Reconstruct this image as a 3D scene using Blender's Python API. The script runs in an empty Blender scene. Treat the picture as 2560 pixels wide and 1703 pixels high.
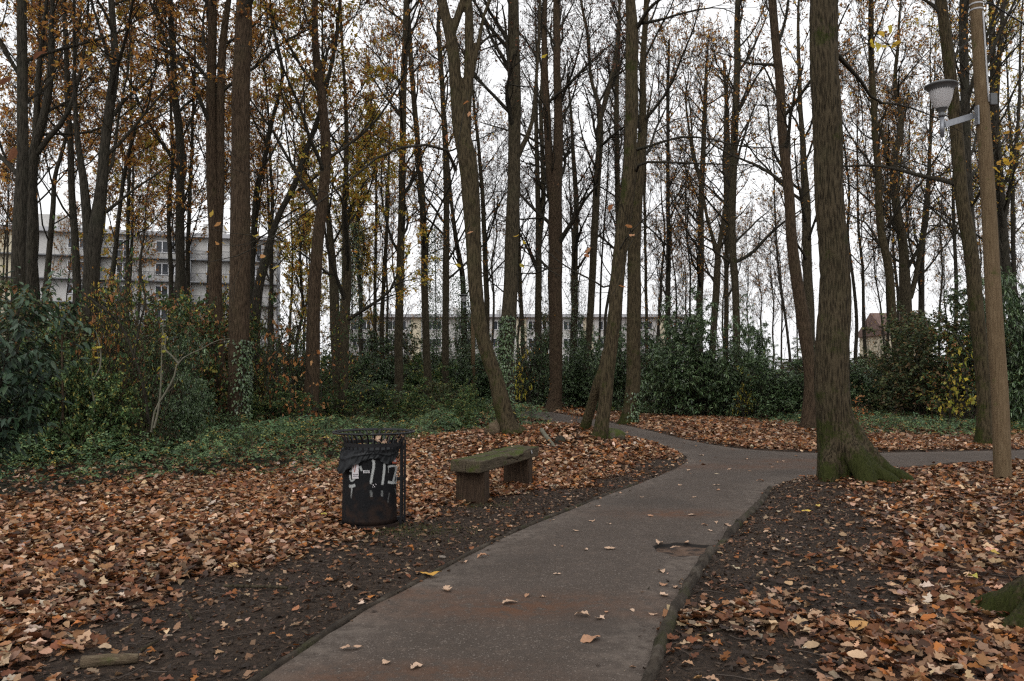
import bpy, bmesh, math, random
import numpy as np
from mathutils import Vector, Matrix
from mathutils.geometry import delaunay_2d_cdt
PI = math.pi
scene = bpy.context.scene
COL = scene.collection

# ---------------------------------------------------------------- camera, sky, sun, exposure
F = 1991.0; CX = 1280.0; CY = 851.5; CAMH = 1.6; HOR = 940.0
TH = math.atan((HOR - CY) / F)
cam_d = bpy.data.cameras.new('camera'); cam_d.sensor_width = 36.0; cam_d.lens = 36.0 * F / 2560.0
cam_d.clip_start = 0.05; cam_d.clip_end = 3000
cam = bpy.data.objects.new('camera', cam_d); COL.objects.link(cam)
cam.location = (0, 0, CAMH); cam.rotation_euler = (PI / 2 + TH, 0, 0)
scene.camera = cam

world = bpy.data.worlds.new("World"); scene.world = world; world.use_nodes = True
nt = world.node_tree; nt.nodes.clear()
SUN_EL, SUN_AZ = math.radians(38), math.radians(200)
sky = nt.nodes.new('ShaderNodeTexSky'); sky.sky_type = 'NISHITA'; sky.sun_disc = False
sky.sun_elevation = SUN_EL; sky.sun_rotation = SUN_AZ
sky.air_density = 1.0; sky.dust_density = 6.0; sky.ozone_density = 1.0
hsv = nt.nodes.new('ShaderNodeHueSaturation'); hsv.inputs['Saturation'].default_value = 0.06
hsv.inputs['Value'].default_value = 1.3
cl = nt.nodes.new('ShaderNodeMix'); cl.data_type = 'RGBA'; cl.blend_type = 'MIX'
cl.inputs[0].default_value = 0.75
cl.inputs[7].default_value = (15.6, 15.6, 15.8, 1)      # the even cloud layer
tcw = nt.nodes.new('ShaderNodeTexCoord'); cn = nt.nodes.new('ShaderNodeTexNoise'); cn.inputs['Scale'].default_value = 2.2; cn.inputs['Detail'].default_value = 4
nt.links.new(tcw.outputs['Generated'], cn.inputs['Vector'])
cr = nt.nodes.new('ShaderNodeMix'); cr.data_type = 'RGBA'; nt.links.new(cn.outputs[0], cr.inputs[0])
cr.inputs[6].default_value = (13.4, 13.5, 13.9, 1); cr.inputs[7].default_value = (17.6, 17.6, 17.6, 1); nt.links.new(cr.outputs[2], cl.inputs[7])
bg = nt.nodes.new('ShaderNodeBackground'); bg.inputs['Strength'].default_value = 0.1
wo = nt.nodes.new('ShaderNodeOutputWorld')
nt.links.new(sky.outputs[0], hsv.inputs['Color']); nt.links.new(hsv.outputs[0], cl.inputs[6])
nt.links.new(cl.outputs[2], bg.inputs['Color']); nt.links.new(bg.outputs[0], wo.inputs['Surface'])

sun_d = bpy.data.lights.new('sun', 'SUN'); sun_d.energy = 0.5; sun_d.angle = math.radians(30)
sun_d.color = (1.0, 0.97, 0.93)
sun = bpy.data.objects.new('sun', sun_d); COL.objects.link(sun)
sun.rotation_euler = (PI / 2 - SUN_EL, 0, PI - SUN_AZ)
scene.view_settings.view_transform = 'Standard'; scene.view_settings.look = 'None'
scene.view_settings.exposure = 0.0; scene.view_settings.gamma = 1.0
scene.cycles.max_bounces = 6; scene.cycles.diffuse_bounces = 3; scene.cycles.transparent_max_bounces = 12
scene.cycles.use_denoising = False
scene.cycles.pixel_filter_type = 'BLACKMAN_HARRIS'; scene.cycles.filter_width = 1.3

# ---------------------------------------------------------------- photo -> world helpers
def ray(u, v):
    X = (u - CX) / F; Y = (CY - v) / F
    return np.array([X, math.cos(TH) - Y * math.sin(TH), math.sin(TH) + Y * math.cos(TH)])
def P(u, v, D):
    d = ray(u, v); return np.array([0, 0, CAMH]) + d * (D / d[1])
def G(u, v, z=0.0):
    d = ray(u, v); return np.array([0, 0, CAMH]) + d * ((z - CAMH) / d[2])
K = 2560 / 2357.0
def GD(u, v, z=0.0): return G(u * K, v * K, z)[:2]
def project(p):
    x, y, z = p[..., 0], p[..., 1], p[..., 2] - CAMH
    fw = y * math.cos(TH) + z * math.sin(TH); up = -y * math.sin(TH) + z * math.cos(TH)
    return CX + F * x / fw, CY - F * up / fw, fw

rng = np.random.default_rng(7)
random.seed(7)

# ---------------------------------------------------------------- noise
def _h(ix, iy, iz, s):
    n = (ix * 374761393 + iy * 668265263 + iz * 2147483647 + s * 974634777) & 0xFFFFFFFF
    n = ((n ^ (n >> 13)) * 1274126177) & 0xFFFFFFFF
    return ((n ^ (n >> 16)) & 0xFFFF) / 65535.0
def noise3(p, s=0):
    p = np.asarray(p, float); i = np.floor(p).astype(np.int64); f = p - i; f = f * f * (3 - 2 * f)
    r = 0
    for dx in (0, 1):
        for dy in (0, 1):
            for dz in (0, 1):
                w = (f[..., 0] if dx else 1 - f[..., 0]) * (f[..., 1] if dy else 1 - f[..., 1]) * (f[..., 2] if dz else 1 - f[..., 2])
                r = r + w * _h(i[..., 0] + dx, i[..., 1] + dy, i[..., 2] + dz, s)
    return r * 2 - 1
def noise2(x, y, sc, s=0):
    return noise3(np.stack([x * sc, y * sc, np.zeros_like(x) + 0.5], -1), s)

# ---------------------------------------------------------------- mesh helpers
def new_mesh(name, V, faces=None, tris=None, quads=None, col=None, mats=(), midx=None, smooth=False, uv=None):
    me = bpy.data.meshes.new(name)
    V = np.asarray(V, np.float32)
    loops = []; starts = []; totals = []; off = 0
    for arr in (tris, quads):
        if arr is not None and len(arr):
            arr = np.asarray(arr, np.int32); n, k = arr.shape
            loops.append(arr.ravel()); starts.append(off + np.arange(n) * k); totals.append(np.full(n, k)); off += n * k
    if faces:
        L = np.array([i for f in faces for i in f], np.int32); T = np.array([len(f) for f in faces])
        loops.append(L); starts.append(off + np.concatenate([[0], np.cumsum(T)[:-1]])); totals.append(T); off += len(L)
    loops = np.concatenate(loops).astype(np.int32); starts = np.concatenate(starts).astype(np.int32); totals = np.concatenate(totals)
    me.vertices.add(len(V)); me.vertices.foreach_set('co', V.ravel())
    me.loops.add(len(loops)); me.loops.foreach_set('vertex_index', loops)
    me.polygons.add(len(starts)); me.polygons.foreach_set('loop_start', starts)
    for m in mats: me.materials.append(m)
    if midx is not None: me.polygons.foreach_set('material_index', np.asarray(midx, np.int32))
    if smooth: me.polygons.foreach_set('use_smooth', np.ones(len(starts), bool))
    if col is not None:
        a = me.color_attributes.new('col', 'FLOAT_COLOR', 'POINT')
        c = np.ones((len(V), 4), np.float32); c[:, :3] = col; a.data.foreach_set('color', c.ravel())
    me.update(calc_edges=True); me.validate()
    return me
def link(name, me, parent=None, loc=None):
    o = bpy.data.objects.new(name, me); COL.objects.link(o)
    if parent is not None: o.parent = parent
    if loc is not None: o.location = loc
    return o
def tag(o, label=None, cat=None, group=None, kind=None):
    if label: o['label'] = label
    if cat: o['category'] = cat
    if group: o['group'] = group
    if kind: o['kind'] = kind
    return o
def empty(name, loc, label, cat, group=None, rz=0):
    o = bpy.data.objects.new(name, None); COL.objects.link(o); o.empty_display_size = 0.2
    o.location = loc; o.rotation_euler = (0, 0, rz); return tag(o, label, cat, group)

class MB:      # collects simple solids into one mesh
    def __init__(s): s.V = []; s.Fc = []; s.M = []
    def add(s, V, Fc, m=0):
        b = len(s.V); s.V += [tuple(v) for v in V]; s.Fc += [[i + b for i in f] for f in Fc]; s.M += [m] * len(Fc); return s
    def box(s, a, b, m=0, xf=None, bev=0):
        x0, y0, z0 = a; x1, y1, z1 = b
        if bev:
            bm = bmesh.new(); bmesh.ops.create_cube(bm, size=1)
            for v in bm.verts: v.co = ((x0 + x1) / 2 + v.co.x * (x1 - x0), (y0 + y1) / 2 + v.co.y * (y1 - y0), (z0 + z1) / 2 + v.co.z * (z1 - z0))
            bmesh.ops.bevel(bm, geom=bm.edges[:], offset=bev, segments=2, affect='EDGES')
            bm.verts.index_update(); V = [tuple(v.co) for v in bm.verts]; Fc = [[v.index for v in f.verts] for f in bm.faces]; bm.free()
        else:
            V = [(x0, y0, z0), (x1, y0, z0), (x1, y1, z0), (x0, y1, z0), (x0, y0, z1), (x1, y0, z1), (x1, y1, z1), (x0, y1, z1)]
            Fc = [(3, 2, 1, 0), (4, 5, 6, 7), (0, 1, 5, 4), (1, 2, 6, 5), (2, 3, 7, 6), (3, 0, 4, 7)]
        if xf is not None: V = [tuple(xf @ Vector(v)) for v in V]
        return s.add(V, Fc, m)
    def tube(s, pts, r, n=10, m=0, cap=True):
        pts = np.asarray(pts, float); r = np.broadcast_to(np.asarray(r, float), (len(pts),))
        V, Q = tubes(pts[None], r[None], n)
        Fc = [list(q) for q in Q]
        if cap:
            Fc.append(list(range(n))[::-1]); Fc.append([(len(pts) - 1) * n + i for i in range(n)])
        return s.add(V, Fc, m)
    def lathe(s, prof, n=32, m=0, c=(0, 0)):
        V = []; Fc = []
        for r, z in prof:
            for i in range(n):
                a = 2 * PI * i / n; V.append((c[0] + r * math.cos(a), c[1] + r * math.sin(a), z))
        for j in range(len(prof) - 1):
            for i in range(n):
                Fc.append([j * n + i, j * n + (i + 1) % n, (j + 1) * n + (i + 1) % n, (j + 1) * n + i])
        return s.add(V, Fc, m)
    def build(s, name, mats, parent=None, loc=None, smooth=False):
        me = bpy.data.meshes.new(name); me.from_pydata(s.V, [], s.Fc)
        for mt in (mats if isinstance(mats, (list, tuple)) else [mats]): me.materials.append(mt)
        me.polygons.foreach_set('material_index', np.array(s.M, np.int32))
        if smooth: me.polygons.foreach_set('use_smooth', np.ones(len(s.Fc), bool))
        me.update(); return link(name, me, parent, loc)

def norm(a): return a / (np.linalg.norm(a, axis=-1, keepdims=True) + 1e-9)
def tubes(Pt, R, S):
    """Pt (N,K,3), R (N,K) -> verts, quads"""
    N, Kk, _ = Pt.shape
    T = np.empty_like(Pt); T[:, 1:-1] = Pt[:, 2:] - Pt[:, :-2]; T[:, 0] = Pt[:, 1] - Pt[:, 0]; T[:, -1] = Pt[:, -1] - Pt[:, -2]
    T = norm(T)
    ref = np.zeros((N, 1, 3)); mean = norm(Pt[:, -1] - Pt[:, 0])
    ax = np.argmin(np.abs(mean), axis=1); ref[np.arange(N), 0, ax] = 1
    A = norm(np.cross(T, np.broadcast_to(ref, T.shape))); B = np.cross(T, A)
    a = np.arange(S) * 2 * PI / S
    V = Pt[:, :, None] + R[:, :, None, None] * (np.cos(a)[None, None, :, None] * A[:, :, None] + np.sin(a)[None, None, :, None] * B[:, :, None])
    base = (np.arange(N)[:, None, None] * Kk + np.arange(Kk - 1)[None, :, None]) * S
    i = np.arange(S)[None, None]; j = (i + 1) % S
    Q = np.stack([base + i, base + j, base + S + j, base + S + i], -1).reshape(-1, 4)
    return V.reshape(-1, 3), Q
def catmull(pts, n):
    pts = np.asarray(pts, float); m = len(pts)
    seg = np.linalg.norm(np.diff(pts[:, :3], axis=0), axis=1); t = np.concatenate([[0], np.cumsum(seg)])
    q = np.linspace(0, t[-1], n); out = np.zeros((n, pts.shape[1]))
    tan = np.gradient(pts, t, axis=0)
    k = np.clip(np.searchsorted(t, q, 'right') - 1, 0, m - 2); h = (t[k + 1] - t[k])[:, None]; s = ((q - t[k])[:, None]) / h
    out = (2 * s**3 - 3 * s**2 + 1) * pts[k] + (s**3 - 2 * s**2 + s) * h * tan[k] + (-2 * s**3 + 3 * s**2) * pts[k + 1] + (s**3 - s**2) * h * tan[k + 1]
    return out

# ---------------------------------------------------------------- materials
def mat(name, rough=0.8, spec=0.3):
    m = bpy.data.materials.new(name); m.use_nodes = True
    b = m.node_tree.nodes['Principled BSDF']; b.inputs['Roughness'].default_value = rough
    b.inputs['Specular IOR Level'].default_value = spec
    return m, m.node_tree, b
def N_(nt, t, **kw):
    n = nt.nodes.new(t)
    for k, v in kw.items(): setattr(n, k, v)
    return n
def tex(nt, coord, scale, detail=4, kind='Noise', stretch=None, rough=0.6, dist=0.0):
    tc = N_(nt, 'ShaderNodeTexCoord'); out = tc.outputs[coord]
    if stretch:
        mp = N_(nt, 'ShaderNodeMapping'); mp.inputs['Scale'].default_value = stretch; nt.links.new(out, mp.inputs[0]); out = mp.outputs[0]
    if kind == 'Noise':
        t = N_(nt, 'ShaderNodeTexNoise'); t.inputs['Detail'].default_value = detail; t.inputs['Roughness'].default_value = rough
        t.inputs['Distortion'].default_value = dist
    else:
        t = N_(nt, 'ShaderNodeTexVoronoi'); t.feature = kind
    t.inputs['Scale'].default_value = scale; nt.links.new(out, t.inputs['Vector'])
    return t
def ramp(nt, src, stops):
    r = N_(nt, 'ShaderNodeValToRGB'); e = r.color_ramp.elements
    while len(e) > 1: e.remove(e[-1])
    e[0].position = stops[0][0]; e[0].color = (*stops[0][1], 1)
    for p, c in stops[1:]:
        x = e.new(p); x.color = (*c, 1)
    nt.links.new(src, r.inputs[0]); return r.outputs[0]
def mix(nt, fac, a, b, mode='MIX'):
    m = N_(nt, 'ShaderNodeMix', data_type='RGBA', blend_type=mode)
    for inp, v in ((m.inputs[0], fac), (m.inputs[6], a), (m.inputs[7], b)):
        if hasattr(v, 'links') or hasattr(v, 'is_linked'): nt.links.new(v, inp)
        elif isinstance(v, (int, float)): inp.default_value = v
        else: inp.default_value = (*v, 1)
    return m.outputs[2]
def mth(nt, op, a, b=0.0, clamp=False):
    m = N_(nt, 'ShaderNodeMath', operation=op); m.use_clamp = clamp
    for inp, v in ((m.inputs[0], a), (m.inputs[1], b)):
        if isinstance(v, (int, float)): inp.default_value = v
        else: nt.links.new(v, inp)
    return m.outputs[0]
def smooth(nt, v, lo, hi):
    m = N_(nt, 'ShaderNodeMapRange'); m.interpolation_type = 'SMOOTHSTEP'
    nt.links.new(v, m.inputs[0]); m.inputs[1].default_value = lo; m.inputs[2].default_value = hi; return m.outputs[0]
def bump(nt, b, h, strength=0.6, dist=0.02, prev=None):
    n = N_(nt, 'ShaderNodeBump'); n.inputs['Strength'].default_value = strength; n.inputs['Distance'].default_value = dist
    nt.links.new(h, n.inputs['Height'])
    if prev is not None: nt.links.new(prev, n.inputs['Normal'])
    nt.links.new(n.outputs[0], b.inputs['Normal']); return n.outputs[0]

def bark_mat(name, dark, light, moss=0.3, mossc=(0.024, 0.030, 0.0045), base_moss=None, scale=1.0, side=0.0):
    m, nt, b = mat(name, 0.9, 0.15)
    fis = tex(nt, 'Object', 42 * scale, 6, stretch=(1, 1, 0.13), rough=0.7, dist=1.2)
    vor = tex(nt, 'Object', 44 * scale, kind='F1', stretch=(1, 1, 0.11))
    big = tex(nt, 'Object', 1.6, 5)
    h = mth(nt, 'ADD', mth(nt, 'MULTIPLY', fis.outputs[0], 0.6), mth(nt, 'MULTIPLY', vor.outputs['Distance'], 0.7))
    c = ramp(nt, h, [(0.3, tuple(x * 0.45 for x in dark)), (0.5, dark), (0.75, light)])
    c = mix(nt, smooth(nt, big.outputs[0], 0.35, 0.7), c, tuple(x * 1.0 for x in dark), 'MIX') if False else mix(nt, mth(nt, 'MULTIPLY', smooth(nt, big.outputs[0], 0.45, 0.75), 0.45), c, (light[0] * 0.8, light[1] * 0.95, light[2] * 0.8))
    mn = tex(nt, 'Object', 2.3, 6, rough=0.7); fine = tex(nt, 'Object', 40, 3)
    f = mth(nt, 'ADD', mn.outputs[0], mth(nt, 'MULTIPLY', mth(nt, 'SUBTRACT', fine.outputs[0], 0.5), 0.25))
    geo = N_(nt, 'ShaderNodeNewGeometry'); sx = N_(nt, 'ShaderNodeSeparateXYZ'); nt.links.new(geo.outputs['Normal'], sx.inputs[0])
    f = mth(nt, 'ADD', f, mth(nt, 'MULTIPLY', sx.outputs['X'], side))
    if base_moss:
        px = N_(nt, 'ShaderNodeSeparateXYZ'); nt.links.new(geo.outputs['Position'], px.inputs[0])
        low = mth(nt, 'SUBTRACT', 1.0, mth(nt, 'DIVIDE', px.outputs['Z'], base_moss), clamp=True)
        f = mth(nt, 'ADD', f, mth(nt, 'MULTIPLY', low, 0.21))
    mm = mth(nt, 'MULTIPLY', smooth(nt, f, 0.66 - moss * 0.3, 0.78 - moss * 0.2), 0.85)
    mc = mix(nt, fine.outputs[0], tuple(x * 0.5 for x in mossc), tuple(x * 1.5 for x in mossc))
    c = mix(nt, mm, c, mc)
    nt.links.new(c, b.inputs['Base Color'])
    bump(nt, b, mth(nt, 'ADD', h, mth(nt, 'MULTIPLY', fine.outputs[0], 0.15)), 1.0, 0.03)
    return m
M = {}
M['bark'] = bark_mat('oak_bark', (0.026, 0.0205, 0.0125), (0.064, 0.051, 0.032), 0.20)
M['bark_red'] = bark_mat('brown_bark', (0.030, 0.0195, 0.0115), (0.068, 0.046, 0.029), 0.07)
M['bark_moss'] = bark_mat('mossy_bark', (0.025, 0.0185, 0.010), (0.066, 0.050, 0.028), 0.36, base_moss=1.1, side=-0.06)
M['bark_big'] = bark_mat('big_oak_bark', (0.021, 0.0155, 0.0085), (0.064, 0.049, 0.029), 0.34, base_moss=1.7, scale=1.0)
M['bark_dark'] = bark_mat('dark_bark', (0.018, 0.0155, 0.011), (0.042, 0.036, 0.027), 0.12)
M['bark_far'] = bark_mat('far_bark', (0.022, 0.019, 0.014), (0.048, 0.041, 0.031), 0.18)

def leaf_mat(name, rough=0.65, trans=0.25, spec=0.25, vein=False):
    m, nt, b = mat(name, rough, spec)
    at = N_(nt, 'ShaderNodeAttribute', attribute_name='col')
    n = tex(nt, 'Object', 60, 3)
    c = mix(nt, n.outputs[0], at.outputs['Color'], (0.5, 0.5, 0.5), 'MULTIPLY') if False else at.outputs['Color']
    v = N_(nt, 'ShaderNodeHueSaturation'); nt.links.new(c, v.inputs['Color'])
    nt.links.new(mth(nt, 'ADD', 0.7, mth(nt, 'MULTIPLY', n.outputs[0], 0.6)), v.inputs['Value'])
    c = v.outputs[0]; nt.links.new(c, b.inputs['Base Color'])
    if trans:
        t = N_(nt, 'ShaderNodeBsdfTranslucent'); nt.links.new(c, t.inputs['Color'])
        mx = N_(nt, 'ShaderNodeMixShader'); mx.inputs[0].default_value = trans
        out = [x for x in nt.nodes if x.type == 'OUTPUT_MATERIAL'][0]
        nt.links.new(b.outputs[0], mx.inputs[1]); nt.links.new(t.outputs[0], mx.inputs[2]); nt.links.new(mx.outputs[0], out.inputs[0])
    return m
M['litter'] = leaf_mat('dead_leaf', 0.6, 0.1, 0.3)
M['tree_leaf'] = leaf_mat('autumn_leaf', 0.7, 0.5, 0.2)
M['green_leaf'] = leaf_mat('evergreen_leaf', 0.33, 0.15, 0.6)
M['near_leaf'] = leaf_mat('cherry_laurel_leaf', 0.5, 0.1, 0.3)
M['bramble'] = leaf_mat('bramble_leaf', 0.55, 0.2, 0.3)

def simple(name, c1, c2, scale=20, rough=0.7, metal=0.0, bmp=0.3, dist=0.01, stretch=None, spec=0.4):
    m, nt, b = mat(name, rough, spec); b.inputs['Metallic'].default_value = metal
    n = tex(nt, 'Object', scale, 6, stretch=stretch, rough=0.65)
    nt.links.new(ramp(nt, n.outputs[0], [(0.3, c1), (0.7, c2)]), b.inputs['Base Color'])
    if bmp: bump(nt, b, n.outputs[0], bmp, dist)
    return m
# ================================================================= GROUND
left_edge = [(420,1720),(480,1650),(600,1568),(700,1500),(820,1420),(960,1345),(1090,1275),(1190,1225),(1300,1180),(1400,1140),(1470,1115),(1530,1090),(1572,1070),(1580,1054),(1555,1038),(1500,1020),(1440,1005),(1390,992),(1340,982),(1290,975),(1230,963),(1150,951)]
upper_edge = [(1160,938),(1240,945),(1300,955),(1350,963),(1400,972),(1450,982),(1500,993),(1560,1008),(1640,1024),(1740,1037),(1870,1043),(2000,1043),(2200,1040),(2400,1036),(2800,1028)]
lower_edge = [(2800,1050),(2357,1062),(2200,1072),(2060,1082),(1960,1090),(1860,1100),(1800,1112)]
right_edge = [(1765,1130),(1745,1160),(1700,1205),(1655,1250),(1620,1285),(1590,1330),(1550,1400),(1515,1470),(1490,1540),(1478,1568),(1450,1650),(1425,1720)]
def wpts(l): return np.array([GD(*p) for p in l])
WL, WU, WLo, WR = map(wpts, (left_edge, upper_edge, lower_edge, right_edge))
def dens(p, step=0.12):
    out = []
    for a, b in zip(p[:-1], p[1:]):
        n = max(1, int(np.linalg.norm(b - a) / step)); out += [a + (b - a) * k / n for k in range(n)]
    return np.array(out + [p[-1]])
def smoothline(p, n): return catmull(np.c_[p, np.zeros(len(p))], n)[:, :2]
def wob(p, amp, sc, s):
    t = np.gradient(p, axis=0); nn = norm(np.stack([-t[:, 1], t[:, 0]], -1))
    return p + nn * (noise2(p[:, 0], p[:, 1], sc, s) * amp)[:, None]
SL = wob(dens(smoothline(WL, 120)), 0.03, 2.5, 3); SU = wob(dens(smoothline(WU, 120)), 0.05, 2.0, 4)
SLo = wob(dens(smoothline(WLo, 60)), 0.04, 2.0, 5); SR = dens(smoothline(WR, 90), 0.1)
PATH = np.concatenate([SL, SU, SLo, SR])

def inside(pts, poly):
    x, y = pts[:, 0], pts[:, 1]; c = np.zeros(len(pts), bool)
    for i in range(len(poly)):
        x1, y1 = poly[i]; x2, y2 = poly[i - 1]
        if y1 == y2: continue
        c ^= ((y1 > y) != (y2 > y)) & (x < (x2 - x1) * (y - y1) / (y2 - y1) + x1)
    return c
def dist_line(pts, line):
    d = np.full(len(pts), 1e9)
    for a, b in zip(line[:-1], line[1:]):
        ab = b - a; t = np.clip(((pts - a) @ ab) / (ab @ ab + 1e-12), 0, 1)
        d = np.minimum(d, np.hypot(*(pts - a - t[:, None] * ab).T))
    return d
PATH_C = np.concatenate([smoothline(WL, 60), smoothline(WU, 50), smoothline(WLo, 24), smoothline(WR, 36)])
def path_sd(pts):
    d = dist_line(pts, np.vstack([PATH_C, PATH_C[:1]])); return np.where(inside(pts, PATH_C), -d, d)
def sstep(x, a, b):
    t = np.clip((x - a) / (b - a), 0, 1); return t * t * (3 - 2 * t)
MOUNDS = [((-0.2, 17.6), 2.2, 0.16), ((1.0, 18.3), 2.6, 0.26), ((2.1, 18.0), 1.3, 0.15), ((4.9, 12.2), 1.2, 0.07), ((-0.35, 9.9), 0.55, -0.05), ((0.2, 11.7), 0.5, -0.04), ((-1.52, 8.5), 0.45, -0.03)]
def gz(pts, sd=None):
    pts = np.asarray(pts, float).reshape(-1, 2)
    if sd is None: sd = path_sd(pts)
    x, y = pts.T
    z = 0.02 * noise2(x, y, 0.9, 1) + 0.010 * noise2(x, y, 3.1, 2) + 0.004 * noise2(x, y, 9, 8)
    z = z + 0.006 * noise2(x, y, 5.5, 71) + 0.004 * np.abs(noise2(x, y, 8.5, 72))
    z = z + 0.10 * noise2(x, y, 0.21, 6) * sstep(np.hypot(x, y), 12, 30)
    for (c, r, h) in MOUNDS: z = z + h * np.exp(-(((x - c[0])**2 + (y - c[1])**2) / r**2))
    k = sstep(sd, 0.02, 0.45); kk = sstep(sd, 0.3, 2.0)
    rs_ = sstep(x - (0.9 + (y - 8) * .4), -.4, .4)
    z = z * k * (0.4 + 0.6 * kk) + (0.010 + 0.018 * rs_) * sstep(sd, -0.02, 0.10)
    return np.where(sd < -0.02, -0.045, z)
def gz1(x, y): return float(gz([[x, y]])[0])

# where leaves, mud and brambles lie
mudL = wpts([(-200,1600),(60,1560),(200,1490),(350,1385),(520,1335),(620,1290),(830,1262),(925,1205),(1000,1165),(1120,1160),(1230,1135),(1330,1120),(1420,1100),(1510,1062),(1540,1050),(1560,1040)])
mudL_poly = np.vstack([mudL, WL[::-1][7:], [[-6, 2.0]]])
mudR = wpts([(1850,1098),(1930,1135),(1990,1180),(2010,1230),(1990,1290),(1900,1400),(1830,1480),(1780,1568),(1700,1720)])
mudR_poly = np.vstack([mudR, WR[::-1]])
bramL = wpts([(-700,1165),(-200,1160),(0,1156),(200,1148),(330,1125),(430,1116),(560,1100),(700,1085),(790,1062),(950,1040),(1050,1012),(1150,990),(1215,985),(1290,972),(1345,968),(1230,950),(1150,937),(900,905),(300,892),(-900,892)])
bramR = wpts([(1190,934),(1300,934),(1380,948),(1450,953),(1700,958),(1800,985),(1950,1005),(2150,1010),(2400,1006),(2900,1000),(2900,905),(1500,900),(1150,905)])
def fields(pts):
    sd = path_sd(pts); x, y = pts.T
    dl = dist_line(pts, mudL); dl = np.where(inside(pts, mudL_poly), -dl, dl)
    dr = dist_line(pts, mudR); dr = np.where(inside(pts, mudR_poly), -dr, dr)
    n = noise2(x, y, 1.3, 11) * 0.45 + noise2(x, y, 4, 12) * 0.28
    mud = np.maximum(1 - sstep(dl + n, -0.25, 0.35), 1 - sstep(dr + n * 1.8, -0.5, 0.7))
    mud = np.maximum(mud, (1 - sstep(sd + n * 0.4, 0.05, 0.35)) * (sd > 0) * 0.8)
    db = dist_line(pts, np.vstack([bramL, bramL[:1]])); db = np.where(inside(pts, bramL), -db, db)
    dc = dist_line(pts, np.vstack([bramR, bramR[:1]])); dc = np.where(inside(pts, bramR), -dc, dc)
    m2 = noise2(x, y, 0.7, 13) * 0.9 + noise2(x, y, 2.5, 14) * 0.4
    br = np.maximum(1 - sstep(db + m2, -0.8, 0.5), 0.75 * (1 - sstep(dc + m2, -0.8, 0.6)))
    br = br * (sd > 0.25)
    return sd, mud, br

def axis_pts(lo, hi, fine, a, b, grow):
    out = [a]
    while out[-1] < b: out.append(out[-1] + fine)
    s = fine; up = [out[-1]]
    while up[-1] < hi: s *= grow; up.append(up[-1] + s)
    s = fine; dn = [a]
    while dn[-1] > lo: s *= grow; dn.append(dn[-1] - s)
    return np.array(dn[::-1][:-1] + out + up[1:])
xs = axis_pts(-420, 420, 0.05, -5, 6, 1.04); ys = axis_pts(-60, 900, 0.05, 3.4, 12, 1.025)
GX, GY = np.meshgrid(xs, ys); gp = np.stack([GX.ravel(), GY.ravel()], -1)
gsd, gmud, gbr = fields(gp)
gzv = gz(gp, gsd)
far = np.hypot(gp[:, 0], gp[:, 1])
nx, ny = len(xs), len(ys)
ii = (np.arange(ny - 1)[:, None] * nx + np.arange(nx - 1)[None]).ravel()
Q = np.stack([ii, ii + 1, ii + nx + 1, ii + nx], -1)
gcol = np.stack([gmud, gbr, np.clip(1 - sstep(gsd, 0.0, 0.25), 0, 1)], -1)

m, nt, b = mat('forest_floor', 0.9, 0.2); M['ground'] = m
at = N_(nt, 'ShaderNodeAttribute', attribute_name='col'); sp = N_(nt, 'ShaderNodeSeparateColor'); nt.links.new(at.outputs['Color'], sp.inputs[0])
v1 = tex(nt, 'Object', 16, kind='F1'); v1.inputs['Randomness'].default_value = 1
n1 = tex(nt, 'Object', 3, 6); n2 = tex(nt, 'Object', 45, 6, rough=0.7); n3 = tex(nt, 'Object', 12, 5, dist=1.5)
bw = N_(nt, 'ShaderNodeSeparateColor'); nt.links.new(v1.outputs['Color'], bw.inputs[0])
leafc = ramp(nt, bw.outputs[0], [(0.0, (0.035, 0.018, 0.011)), (0.4, (0.085, 0.04, 0.022)), (0.7, (0.15, 0.075, 0.042)), (1.0, (0.22, 0.13, 0.085))])
mudc = ramp(nt, mth(nt, 'ADD', mth(nt, 'MULTIPLY', n2.outputs[0], 0.5), mth(nt, 'MULTIPLY', n3.outputs[0], 0.5)), [(0.36, (0.013, 0.0085, 0.006)), (0.5, (0.058, 0.039, 0.027)), (0.66, (0.140, 0.095, 0.066))])
grc = ramp(nt, n3.outputs[0], [(0.35, (0.012, 0.016, 0.008)), (0.7, (0.05, 0.045, 0.022))])
c = mix(nt, smooth(nt, mth(nt, 'ADD', sp.outputs[0], mth(nt, 'MULTIPLY', mth(nt, 'SUBTRACT', n1.outputs[0], 0.5), 0.5)), 0.3, 0.6), leafc, mudc)
c = mix(nt, sp.outputs[1], c, grc)
c = mix(nt, sp.outputs[2], c, mudc)
nt.links.new(c, b.inputs['Base Color'])
bp = bump(nt, b, mth(nt, 'ADD', n2.outputs[0], mth(nt, 'MULTIPLY', n3.outputs[0], 1.6)), 1.0, 0.09)
me = new_mesh('ground', np.c_[gp, gzv], quads=Q, col=gcol, mats=[M['ground']], smooth=True)
tag(link('ground', me), kind='structure')

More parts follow.
